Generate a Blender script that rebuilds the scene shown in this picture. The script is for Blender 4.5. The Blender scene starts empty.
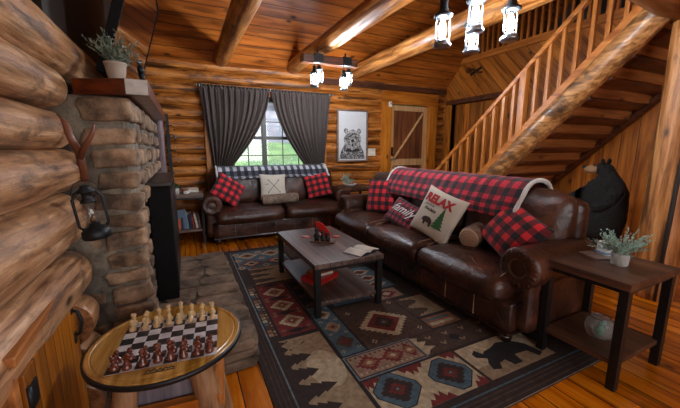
import bpy, bmesh, math, random
from mathutils import Vector, Matrix, Euler, noise
random.seed(7)
S = bpy.context.scene
COL = S.collection
PI = math.pi
R = math.radians

# ---------------------------------------------------------------- materials
def newmat(name):
    m = bpy.data.materials.new(name); m.use_nodes = True
    nt = m.node_tree
    b = nt.nodes['Principled BSDF']
    return m, nt, b

def N(nt, t, **kw):
    n = nt.nodes.new(t)
    for k, v in kw.items():
        if k.startswith('i_'):
            key = k[2:]
            key = int(key) if key.isdigit() else key.replace('_', ' ')
            n.inputs[key].default_value = v
        else:
            setattr(n, k, v)
    return n

def ramp(nt, stops):
    r = nt.nodes.new('ShaderNodeValToRGB')
    e = r.color_ramp.elements
    while len(e) > 1: e.remove(e[0])
    e[0].position = stops[0][0]; e[0].color = (*stops[0][1], 1)
    for p, c in stops[1:]:
        q = e.new(p); q.color = (*c, 1)
    return r

def math_n(nt, op, a, b=None, c=None):
    n = nt.nodes.new('ShaderNodeMath'); n.operation = op
    for i, v in enumerate((a, b, c)):
        if v is None: continue
        if isinstance(v, (int, float)): n.inputs[i].default_value = v
        else: nt.links.new(v, n.inputs[i])
    return n.outputs[0]

def mixc(nt, fac, a, b, blend='MIX'):
    n = nt.nodes.new('ShaderNodeMix'); n.data_type = 'RGBA'; n.blend_type = blend
    for s, v in ((0, fac), (6, a), (7, b)):
        if isinstance(v, (int, float)): n.inputs[s].default_value = v
        elif isinstance(v, tuple): n.inputs[s].default_value = (*v, 1)
        else: nt.links.new(v, n.inputs[s])
    return n.outputs[2]

def plain(name, col, rough=.6, metal=0., coat=0., bump=0, bscale=60, var=0., vscale=8, emis=None, es=0, sheen=0):
    m, nt, b = newmat(name)
    b.inputs['Roughness'].default_value = rough
    b.inputs['Metallic'].default_value = metal
    b.inputs['Coat Weight'].default_value = coat
    b.inputs['Sheen Weight'].default_value = sheen
    tc = N(nt, 'ShaderNodeTexCoord')
    nz = N(nt, 'ShaderNodeTexNoise', i_Scale=vscale, i_Detail=5.)
    nt.links.new(tc.outputs['Object'], nz.inputs['Vector'])
    v = max(var, .04)
    r = ramp(nt, [(.3, tuple(c*(1-v) for c in col)), (.7, tuple(min(1, c*(1+v)) for c in col))])
    nt.links.new(nz.outputs['Fac'], r.inputs[0]); nt.links.new(r.outputs[0], b.inputs['Base Color'])
    if bump:
        n2 = N(nt, 'ShaderNodeTexNoise', i_Scale=bscale, i_Detail=3.)
        nt.links.new(tc.outputs['Object'], n2.inputs['Vector'])
        bp = N(nt, 'ShaderNodeBump', i_Strength=bump, i_Distance=.01)
        nt.links.new(n2.outputs['Fac'], bp.inputs['Height']); nt.links.new(bp.outputs[0], b.inputs['Normal'])
    if emis:
        b.inputs['Emission Color'].default_value = (*emis, 1); b.inputs['Emission Strength'].default_value = es
    return m

def wood(name, stops, along='X', gs=1., plank=None, knots=0., rough=.5, coat=0., streak=0., mottle=None, bump=.3, seamdark=.15, pvar=.35, spec=.5, sf=1.15, gr=.855):
    """along: grain axis. plank=(axis,width,offset). mottle=(color,scale,thresh)"""
    m, nt, b = newmat(name)
    L = nt.links.new
    def sat(c):
        c = (c[0], c[1]*gr, c[2]*gr)
        l = .3*c[0]+.6*c[1]+.1*c[2]
        return tuple(max(.002, l+(v-l)*sf) for v in c)
    stops = [(.5+(p-.5)*.62, sat(c)) for p, c in stops]
    b.inputs['Roughness'].default_value = rough
    b.inputs['Coat Weight'].default_value = coat; b.inputs['Coat Roughness'].default_value = .2
    b.inputs['Specular IOR Level'].default_value = spec
    tc = N(nt, 'ShaderNodeTexCoord')
    vec = tc.outputs['Object']
    sx = N(nt, 'ShaderNodeSeparateXYZ'); L(vec, sx.inputs[0])
    ax = {'X': 0, 'Y': 1, 'Z': 2}
    pid = None
    if plank:
        a = sx.outputs[ax[plank[0]]]
        q = math_n(nt, 'DIVIDE', math_n(nt, 'ADD', a, 50.0 + plank[2]), plank[1])
        fl = math_n(nt, 'FLOOR', q); fr = math_n(nt, 'FRACT', q)
        wn = N(nt, 'ShaderNodeTexWhiteNoise', noise_dimensions='1D'); L(fl, wn.inputs['W'])
        pid = wn.outputs['Value']
        off = N(nt, 'ShaderNodeCombineXYZ')
        for i in range(3): L(math_n(nt, 'MULTIPLY', pid, 7.3+i*3), off.inputs[i])
        va = N(nt, 'ShaderNodeVectorMath', operation='ADD'); L(vec, va.inputs[0]); L(off.outputs[0], va.inputs[1])
        vec = va.outputs[0]
        gap = math_n(nt, 'LESS_THAN', math_n(nt, 'ABSOLUTE', math_n(nt, 'SUBTRACT', fr, .5)), .5-.004/plank[1])
    mp = N(nt, 'ShaderNodeMapping'); L(vec, mp.inputs[0])
    sc = [14*gs]*3; sc[ax[along]] = 1.1*gs
    mp.inputs['Scale'].default_value = sc
    n1 = N(nt, 'ShaderNodeTexNoise', i_Scale=1., i_Detail=7., i_Roughness=.65, i_Distortion=.25)
    L(mp.outputs[0], n1.inputs['Vector'])
    r = ramp(nt, stops); L(n1.outputs['Fac'], r.inputs[0])
    col = r.outputs[0]
    if streak:
        mp2 = N(nt, 'ShaderNodeMapping'); L(vec, mp2.inputs[0])
        s2 = [9.]*3; s2[ax[along]] = .9; mp2.inputs['Scale'].default_value = s2
        n2 = N(nt, 'ShaderNodeTexNoise', i_Scale=1., i_Detail=3., i_Distortion=.4); L(mp2.outputs[0], n2.inputs['Vector'])
        rr = ramp(nt, [(.56, (0, 0, 0)), (.63, (1, 1, 1))]); L(n2.outputs['Fac'], rr.inputs[0])
        f = math_n(nt, 'MULTIPLY', rr.outputs[0], streak)
        col = mixc(nt, f, col, tuple(c*.18 for c in stops[0][1]))
    if mottle:
        n3 = N(nt, 'ShaderNodeTexNoise', i_Scale=mottle[1], i_Detail=8., i_Roughness=.7, i_Distortion=.6)
        mp3 = N(nt, 'ShaderNodeMapping'); L(vec, mp3.inputs[0]); s3 = [1.]*3; s3[ax[along]] = .4; mp3.inputs['Scale'].default_value = s3
        L(mp3.outputs[0], n3.inputs['Vector'])
        rr = ramp(nt, [(mottle[2], (0, 0, 0)), (mottle[2]+.1, (1, 1, 1))]); L(n3.outputs['Fac'], rr.inputs[0])
        col = mixc(nt, math_n(nt, 'MULTIPLY', rr.outputs[0], .8), col, mottle[0])
    if knots:
        mk = N(nt, 'ShaderNodeMapping'); L(vec, mk.inputs[0])
        s4 = [5.]*3; s4[ax[along]] = 2.2; mk.inputs['Scale'].default_value = s4
        vo = N(nt, 'ShaderNodeTexVoronoi', i_Scale=1.); L(mk.outputs[0], vo.inputs['Vector'])
        rk = ramp(nt, [(.06, (1, 1, 1)), (.13, (.25, .25, .25)), (.2, (0, 0, 0))]); L(vo.outputs['Distance'], rk.inputs[0])
        col = mixc(nt, math_n(nt, 'MULTIPLY', rk.outputs[0], knots), col, tuple(c*.12 for c in stops[0][1]))
    if pid is not None:
        br = math_n(nt, 'ADD', math_n(nt, 'MULTIPLY', pid, pvar*1.6), 1-pvar)
        hs = N(nt, 'ShaderNodeHueSaturation'); L(col, hs.inputs['Color']); L(br, hs.inputs['Value'])
        col = mixc(nt, gap, tuple(c*seamdark for c in stops[0][1]), hs.outputs[0])
    L(col, b.inputs['Base Color'])
    if bump:
        bp = N(nt, 'ShaderNodeBump', i_Strength=bump, i_Distance=.01)
        h = n1.outputs['Fac']
        if pid is not None: h = math_n(nt, 'ADD', math_n(nt, 'MULTIPLY', h, .3), gap)
        L(h, bp.inputs['Height']); L(bp.outputs[0], b.inputs['Normal'])
    return m

def plaid(name, c_main, c_mid, c_dark, size=.08, uv=False, stripe=False):
    m, nt, b = newmat(name); L = nt.links.new
    b.inputs['Roughness'].default_value = .9; b.inputs['Sheen Weight'].default_value = .15
    tc = N(nt, 'ShaderNodeTexCoord')
    sx = N(nt, 'ShaderNodeSeparateXYZ'); L(tc.outputs['UV' if uv else 'Object'], sx.inputs[0])
    def band(o):
        f = math_n(nt, 'FRACT', math_n(nt, 'DIVIDE', math_n(nt, 'ADD', o, 10*size+size*.25), size))
        return math_n(nt, 'LESS_THAN', f, .5)
    s = math_n(nt, 'ADD', band(sx.outputs[0]), band(sx.outputs[1]))
    f1 = math_n(nt, 'GREATER_THAN', s, .5); f2 = math_n(nt, 'GREATER_THAN', s, 1.5)
    c = mixc(nt, f2, mixc(nt, f1, c_main, c_mid), c_dark)
    nz = N(nt, 'ShaderNodeTexNoise', i_Scale=140., i_Detail=2.); L(tc.outputs['Object'], nz.inputs['Vector'])
    rr = ramp(nt, [(.3, (.75, .75, .75)), (.7, (1.15, 1.15, 1.15))]); L(nz.outputs['Fac'], rr.inputs[0])
    c = mixc(nt, 1., c, rr.outputs[0], 'MULTIPLY')
    L(c, b.inputs['Base Color'])
    n2 = N(nt, 'ShaderNodeTexNoise', i_Scale=14., i_Detail=3.); L(tc.outputs['Object'], n2.inputs['Vector'])
    bp = N(nt, 'ShaderNodeBump', i_Strength=.5, i_Distance=.02); L(n2.outputs['Fac'], bp.inputs['Height']); L(bp.outputs[0], b.inputs['Normal'])
    return m

def stone_mat(name, stops, scale=6., rough=.85, bump=.6):
    m, nt, b = newmat(name); L = nt.links.new
    b.inputs['Roughness'].default_value = rough
    tc = N(nt, 'ShaderNodeTexCoord')
    nz = N(nt, 'ShaderNodeTexNoise', i_Scale=scale, i_Detail=9., i_Roughness=.65); L(tc.outputs['Object'], nz.inputs['Vector'])
    stops = [(.5+(p-.5)*.7, c) for p, c in stops]
    r = ramp(nt, stops); L(nz.outputs['Fac'], r.inputs[0])
    n2 = N(nt, 'ShaderNodeTexNoise', i_Scale=scale*.35, i_Detail=3.); L(tc.outputs['Object'], n2.inputs['Vector'])
    r2 = ramp(nt, [(.35, (.6, .6, .62)), (.65, (1.25, 1.15, 1.05))]); L(n2.outputs['Fac'], r2.inputs[0])
    L(mixc(nt, 1., r.outputs[0], r2.outputs[0], 'MULTIPLY'), b.inputs['Base Color'])
    bp = N(nt, 'ShaderNodeBump', i_Strength=bump, i_Distance=.02); L(nz.outputs['Fac'], bp.inputs['Height']); L(bp.outputs[0], b.inputs['Normal'])
    return m

def leather_mat():
    m, nt, b = newmat('leather'); L = nt.links.new
    tc = N(nt, 'ShaderNodeTexCoord')
    nz = N(nt, 'ShaderNodeTexNoise', i_Scale=4., i_Detail=7., i_Roughness=.6); L(tc.outputs['Object'], nz.inputs['Vector'])
    r = ramp(nt, [(.32, (.016, .006, .004)), (.55, (.055, .018, .010)), (.75, (.16, .05, .021))]); L(nz.outputs['Fac'], r.inputs[0])
    L(r.outputs[0], b.inputs['Base Color'])
    rr = ramp(nt, [(.3, (.26,)*3), (.7, (.42,)*3)]); L(nz.outputs['Fac'], rr.inputs[0]); L(rr.outputs[0], b.inputs['Roughness'])
    b.inputs['Specular IOR Level'].default_value = .6
    n2 = N(nt, 'ShaderNodeTexNoise', i_Scale=9., i_Detail=4., i_Distortion=1.2); L(tc.outputs['Object'], n2.inputs['Vector'])
    n3 = N(nt, 'ShaderNodeTexVoronoi', i_Scale=150.); L(tc.outputs['Object'], n3.inputs['Vector'])
    h = math_n(nt, 'ADD', n2.outputs['Fac'], math_n(nt, 'MULTIPLY', n3.outputs['Distance'], .05))
    bp = N(nt, 'ShaderNodeBump', i_Strength=.45, i_Distance=.03); L(h, bp.inputs['Height']); L(bp.outputs[0], b.inputs['Normal'])
    return m

def glass_mat(name='thin_glass', tint=(.9, .95, 1), refl=.12):
    m, nt, b = newmat(name); L = nt.links.new
    t = N(nt, 'ShaderNodeBsdfTransparent'); t.inputs[0].default_value = (*tint, 1)
    g = N(nt, 'ShaderNodeBsdfGlossy'); g.inputs['Roughness'].default_value = .05
    mx = N(nt, 'ShaderNodeMixShader'); mx.inputs[0].default_value = refl
    L(t.outputs[0], mx.inputs[1]); L(g.outputs[0], mx.inputs[2])
    L(mx.outputs[0], nt.nodes['Material Output'].inputs['Surface'])
    return m

def bowl_glass():
    m, nt, b = newmat('frosted_bowl_glass')
    b.inputs['Base Color'].default_value = (.5, .52, .5, 1); b.inputs['Roughness'].default_value = .15; b.inputs['Alpha'].default_value = .14
    return m
M = {}
M['logw'] = wood('peeled_log', [(.25, (.10, .045, .02)), (.42, (.36, .19, .09)), (.6, (.52, .31, .165)), (.75, (.72, .5, .31))], 'Y', gs=1.9, mottle=((.085, .045, .028), 5.5, .52), rough=.38, streak=.5, knots=.9, coat=.15, bump=.6, sf=1.08, gr=.94)
M['logback'] = wood('back_wall_log', [(.28, (.13, .048, .012)), (.5, (.36, .15, .042)), (.74, (.58, .29, .1))], 'X', gs=1.7, mottle=((.10, .035, .012), 7., .53), rough=.5, streak=.8, knots=1., bump=.6)
M['logend'] = wood('log_end', [(.3, (.2, .1, .045)), (.7, (.5, .3, .15))], 'Y', gs=2.5)
M['beamY'] = wood('beam_log', [(.28, (.17, .06, .018)), (.5, (.42, .2, .07)), (.74, (.62, .36, .15))], 'Y', gs=1.8, mottle=((.12, .045, .018), 6., .55), rough=.38, streak=.5, knots=.9, coat=.15, bump=.5)
M['beamX'] = wood('beam_log_cross', [(.28, (.1, .035, .012)), (.5, (.25, .1, .035)), (.74, (.42, .2, .08))], 'X', gs=1., mottle=((.08, .03, .012), 4., .55), rough=.4, streak=.35, knots=.7)
M['postZ'] = wood('post_log', [(.28, (.2, .09, .03)), (.5, (.42, .21, .08)), (.74, (.6, .36, .16))], 'Z', gs=1.5, mottle=((.12, .05, .02), 5., .58), rough=.45, streak=.8, knots=.9, bump=.6)
M['strlog'] = wood('stringer_log', [(.28, (.16, .07, .025)), (.5, (.4, .22, .09)), (.74, (.6, .38, .18))], 'Y', gs=2., mottle=((.06, .027, .014), 6.5, .5), rough=.4, streak=.4, knots=.9, coat=.15, bump=.6)
M['ceil'] = wood('ceiling_pine', [(.28, (.2, .062, .018)), (.5, (.38, .14, .042)), (.74, (.5, .2, .065))], 'X', plank=('Y', .125, 0), knots=1., rough=.36, streak=.5, pvar=.25, seamdark=.25)
M['floor'] = wood('floor_pine', [(.28, (.42, .12, .016)), (.5, (.62, .21, .028)), (.74, (.78, .32, .05))], 'Y', plank=('X', .15, .03), knots=1., rough=.22, coat=.4, streak=.6, pvar=.2, sf=1.08)
M['panelZ'] = wood('wall_panel_pine', [(.28, (.2, .07, .018)), (.5, (.42, .17, .045)), (.74, (.56, .26, .08))], 'Z', plank=('Y', .2, .05), knots=1., rough=.45, streak=.35, pvar=.3)
M['panelX'] = wood('casing_pine', [(.28, (.3, .11, .025)), (.5, (.5, .21, .05)), (.74, (.62, .3, .085))], 'Z', knots=.9, rough=.42, streak=.15)
M['boardX'] = wood('board_pine', [(.28, (.26, .09, .022)), (.5, (.46, .18, .045)), (.74, (.58, .27, .075))], 'X', knots=.9, rough=.42, streak=.25)
M['darkboard'] = wood('dark_board', [(.28, (.035, .014, .008)), (.5, (.09, .035, .017)), (.74, (.16, .065, .03))], 'X', knots=.5, rough=.45)
M['boardY'] = wood('rail_pine', [(.28, (.28, .1, .03)), (.5, (.48, .2, .06)), (.74, (.6, .29, .1))], 'Y', knots=.5, rough=.4, streak=.1)
M['balu'] = wood('baluster_pine', [(.28, (.3, .115, .035)), (.5, (.5, .22, .07)), (.74, (.62, .31, .11))], 'Z', knots=.3, rough=.4)
M['tread'] = wood('shaded_tread', [(.28, (.045, .014, .007)), (.5, (.11, .034, .014)), (.74, (.19, .065, .025))], 'X', knots=.5, rough=.4, streak=.4)  # darker than the risers: shade of the down-facing side put into the colour
M['riser'] = wood('riser_pine', [(.28, (.2, .08, .03)), (.5, (.36, .17, .065)), (.74, (.48, .26, .11))], 'X', knots=.8, rough=.45, streak=.3)
M['doorpale'] = wood('door_frame_pine', [(.28, (.48, .32, .15)), (.5, (.62, .44, .22)), (.74, (.7, .52, .3))], 'Z', rough=.5)
M['doorred'] = wood('door_panel_cedar', [(.28, (.08, .03, .014)), (.5, (.18, .07, .03)), (.74, (.26, .11, .045))], 'Z', plank=('X', .13, .02), rough=.5)
M['doorbox'] = wood('cabinet_pine', [(.28, (.2, .07, .015)), (.5, (.42, .17, .035)), (.74, (.58, .27, .07))], 'Z', plank=('Y', .11, .02), knots=.6, rough=.35, coat=.3, streak=.3)
M['boxrim'] = wood('cabinet_rim_pine', [(.28, (.24, .1, .035)), (.5, (.42, .2, .075)), (.74, (.56, .3, .12))], 'Y', rough=.4, coat=.2)
M['greywood'] = wood('coffee_top_wood', [(.28, (.05, .036, .03)), (.5, (.11, .082, .068)), (.74, (.19, .145, .12))], 'Y', plank=('X', .118, .0), rough=.38, streak=.3, pvar=.15, seamdark=.4)
M['brownwood'] = wood('end_table_wood', [(.28, (.035, .019, .012)), (.5, (.08, .045, .028)), (.74, (.14, .084, .052))], 'Y', plank=('X', .15, .0), rough=.4, streak=.3, knots=.4, pvar=.15, seamdark=.5)
M['greytop'] = wood('side_table_wood', [(.28, (.1, .08, .07)), (.5, (.2, .16, .13)), (.74, (.3, .25, .2))], 'X', rough=.45)
M['blackmetal'] = plain('black_metal', (.012, .012, .013), rough=.4, metal=.3)
M['blackbox'] = plain('black_cabinet', (.006, .005, .005), rough=.75)
M['blackbox'].node_tree.nodes['Principled BSDF'].inputs['Specular IOR Level'].default_value = .15
M['blackbrown'] = plain('dark_brown_top', (.018, .011, .008), rough=.35)
M['iron'] = plain('iron', (.02, .022, .024), rough=.45, metal=.6)
M['steel'] = plain('grey_steel', (.25, .27, .3), rough=.3, metal=.9)
M['leather'] = leather_mat()
M['leatherseam'] = plain('seam_thread', (.34, .19, .1), rough=.6)
M['footwood'] = plain('dark_turned_wood', (.022, .009, .005), rough=.25, coat=.4)
M['brass'] = plain('nailhead', (.12, .07, .035), rough=.35, metal=.8)
M['redplaid'] = plaid('red_plaid', (.75, .022, .032), (.16, .01, .016), (.012, .01, .013), .115)
M['redplaid_blanket'] = plaid('red_plaid_blanket', (.62, .02, .045), (.15, .012, .022), (.014, .012, .017), .125, uv=True)
M['bwplaid'] = plaid('black_white_plaid', (.5, .51, .56), (.06, .065, .09), (.01, .011, .016), .12, uv=True)
M['script_plaid'] = plaid('script_plaid', (.36, .02, .035), (.1, .012, .022), (.014, .01, .018), .07)
M['sherpa'] = plain('sherpa_edge', (.62, .6, .56), rough=.95, bump=.8, bscale=120)
M['cream'] = plain('cream_linen', (.62, .57, .48), rough=.9, bump=.3, bscale=200)
M['red'] = plain('red_print', (.38, .02, .02), rough=.8)
M['green'] = plain('green_print', (.03, .12, .04), rough=.8, var=.3)
M['blackp'] = plain('black_print', (.015, .014, .014), rough=.8)
M['darkbrownp'] = plain('brown_print', (.05, .025, .018), rough=.8)
M['whitep'] = plain('white_script', (.6, .57, .55), rough=.8)
M['bark'] = plain('bark_print', (.22, .16, .12), rough=.9, var=.5, vscale=18, bump=.6, bscale=40)
M['logcut'] = plain('cut_log_print', (.5, .33, .22), rough=.9, var=.2, vscale=12)
M['stone'] = stone_mat('field_stone', [(.3, (.08, .052, .034)), (.5, (.27, .18, .115)), (.7, (.48, .33, .21))])
M['mortar'] = stone_mat('mortar', [(.3, (.12, .105, .085)), (.7, (.28, .25, .2))], 12.)
M['hearth'] = stone_mat('hearth_stone', [(.3, (.06, .042, .029)), (.5, (.17, .12, .083)), (.72, (.3, .22, .155))], 5.)
M['hearthgap'] = stone_mat('hearth_mortar', [(.3, (.06, .048, .037)), (.7, (.13, .1, .078))], 14.)
M['mantel'] = wood('mantel_cherry', [(.28, (.06, .013, .006)), (.5, (.14, .036, .014)), (.74, (.22, .06, .024))], 'X', gs=.8, rough=.35, coat=.3, streak=.4)
M['mantelpale'] = plain('lit_mantel_end', (.42, .38, .34), rough=.4, var=.2, vscale=25)  # paler colour stands in for light on the mantel's corner facet
M['greypost'] = wood('grey_post', [(.28, (.07, .06, .065)), (.5, (.16, .14, .15)), (.74, (.3, .27, .28))], 'Z', gs=1.6, rough=.8)
M['darkwall'] = plain('dark_recess_shade', (.02, .012, .008), rough=.6)  # near-black colour stands in for shade in recesses and gaps
M['tvscreen'] = plain('glossy_screen', (.05, .018, .009), rough=.12, coat=1.)  # red-brown base colour imitates the wood reflected in the screen
M['pot'] = plain('clay_pot', (.4, .31, .24), rough=.8, var=.15)
M['potgrey'] = plain('cement_pot', (.42, .4, .37), rough=.85, bump=.4)
M['leafgrey'] = plain('dusty_leaf', (.16, .2, .15), rough=.7, var=.4, vscale=30)
M['leafmint'] = plain('mint_leaf', (.3, .42, .34), rough=.7, var=.3, vscale=40)
M['leafgreen'] = plain('green_leaf', (.06, .16, .05), rough=.6, var=.3)
M['antler'] = plain('red_brown_branch', (.17, .055, .025), rough=.45, var=.3, vscale=14)
M['glass'] = glass_mat()
M['lampglass'] = glass_mat('lamp_glass', (.95, .97, 1), .08)
M['bulb'] = plain('glowing_bulb', (1, 1, 1), emis=(.86, .93, 1.), es=700)
M['curtain'] = plain('x', (.1, .1, .1))
M['winframe'] = plain('window_vinyl', (.07, .065, .055), rough=.5)
M['blind'] = plain('grey_blind', (.3, .31, .33), rough=.6)
M['white'] = plain('white_paint', (.75, .75, .73), rough=.5)
M['switch'] = plain('ivory_plate', (.7, .62, .48), rough=.4)
M['paper'] = plain('paper', (.62, .58, .5), rough=.8, var=.06, vscale=60)
M['bearfur'] = plain('black_bear_fur', (.009, .0075, .006), rough=1., bump=1., bscale=55, var=.5, vscale=30)
M['bearmuz'] = plain('tan_muzzle', (.28, .15, .07), rough=.8)
M['redpaint'] = plain('red_enamel', (.45, .012, .012), rough=.3)
M['redbox'] = plain('red_box', (.4, .045, .02), rough=.5, var=.3, vscale=20)
M['orange'] = plain('orange_cover', (.45, .1, .03), rough=.6)
M['blue'] = plain('blue_cover', (.2, .3, .42), rough=.4)
M['navy'] = plain('navy_cover', (.02, .03, .07), rough=.6)
M['darkcover'] = plain('dark_cover', (.03, .02, .02), rough=.6)
M['bottlegreen'] = plain('green_glaze', (.02, .2, .1), rough=.3)
M['ptop'] = wood('chess_table_top', [(.28, (.2, .11, .025)), (.5, (.4, .25, .08)), (.74, (.52, .35, .13))], 'Y', gs=1.3, rough=.25, coat=.5, streak=.25, mottle=((.16, .08, .02), 5., .6))
M['csqw'] = plain('light_square', (.55, .52, .52), rough=.35, var=.15, vscale=30)
M['csqb'] = plain('dark_square', (.018, .018, .022), rough=.3)
M['cw'] = plain('boxwood_piece', (.62, .42, .2), rough=.3, coat=.3, var=.15)
M['cb'] = plain('rosewood_piece', (.13, .028, .012), rough=.25, coat=.4, var=.2)
M['palewood'] = wood('pale_log_wood', [(.28, (.15, .085, .04)), (.5, (.3, .19, .1)), (.74, (.42, .3, .18))], 'Z', gs=1.5, rough=.6)
M['greyslat'] = wood('grey_wash_slats', [(.28, (.11, .11, .125)), (.5, (.17, .17, .19)), (.74, (.24, .24, .26))], 'Z', gs=1.5, rough=.6)
M['grass'] = stone_mat('lawn', [(.3, (.09, .18, .04)), (.7, (.17, .3, .08))], 2., bump=.2)
M['gravel'] = stone_mat('pale_road', [(.3, (.25, .235, .24)), (.7, (.33, .31, .315))], 1., bump=.1)
M['loftrock'] = stone_mat('loft_wall', [(.3, (.02, .022, .026)), (.7, (.09, .09, .1))], 5.)

def curtain_mat():
    m, nt, b = newmat('curtain_fabric'); L = nt.links.new
    tc = N(nt, 'ShaderNodeTexCoord')
    sx = N(nt, 'ShaderNodeSeparateXYZ'); L(tc.outputs['UV'], sx.inputs[0])
    s = 55.
    a = math_n(nt, 'FRACT', math_n(nt, 'MULTIPLY', math_n(nt, 'ADD', sx.outputs[0], sx.outputs[1]), 22.))
    c = math_n(nt, 'FRACT', math_n(nt, 'MULTIPLY', math_n(nt, 'SUBTRACT', sx.outputs[0], sx.outputs[1]), 22.))
    lines = math_n(nt, 'MAXIMUM', math_n(nt, 'LESS_THAN', a, .2), math_n(nt, 'LESS_THAN', c, .2))
    col = mixc(nt, lines, (.05, .036, .033), (.2, .155, .14))
    L(col, b.inputs['Base Color']); b.inputs['Roughness'].default_value = .95
    tr = N(nt, 'ShaderNodeBsdfTranslucent'); tr.inputs[0].default_value = (.42, .33, .27, 1)
    tp = N(nt, 'ShaderNodeBsdfTransparent')
    m1 = N(nt, 'ShaderNodeMixShader'); m1.inputs[0].default_value = .35
    m2 = N(nt, 'ShaderNodeMixShader'); m2.inputs[0].default_value = .05
    L(b.outputs[0], m1.inputs[1]); L(tr.outputs[0], m1.inputs[2])
    L(m1.outputs[0], m2.inputs[1]); L(tp.outputs[0], m2.inputs[2])
    L(m2.outputs[0], nt.nodes['Material Output'].inputs['Surface'])
    return m
M['curtain'] = curtain_mat()

def diag_mat():   # diagonal boards on a wall facing -X : boards run at 45 degrees in YZ
    m = wood('diagonal_pine', [(.28, (.22, .08, .02)), (.5, (.44, .18, .048)), (.74, (.56, .26, .08))], 'Z', plank=('Y', .16, 0), knots=.9, rough=.42, streak=.25, pvar=.3)
    nt = m.node_tree
    tc = [n for n in nt.nodes if n.type == 'TEX_COORD'][0]
    rot = nt.nodes.new('ShaderNodeMapping'); rot.inputs['Rotation'].default_value = (R(42), 0, 0)
    links = [l for l in nt.links if l.from_node == tc]
    tgts = [l.to_socket for l in links]
    for l in links: nt.links.remove(l)
    nt.links.new(tc.outputs['Object'], rot.inputs[0])
    for t in tgts: nt.links.new(rot.outputs[0], t)
    return m
M['diag'] = diag_mat()

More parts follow.
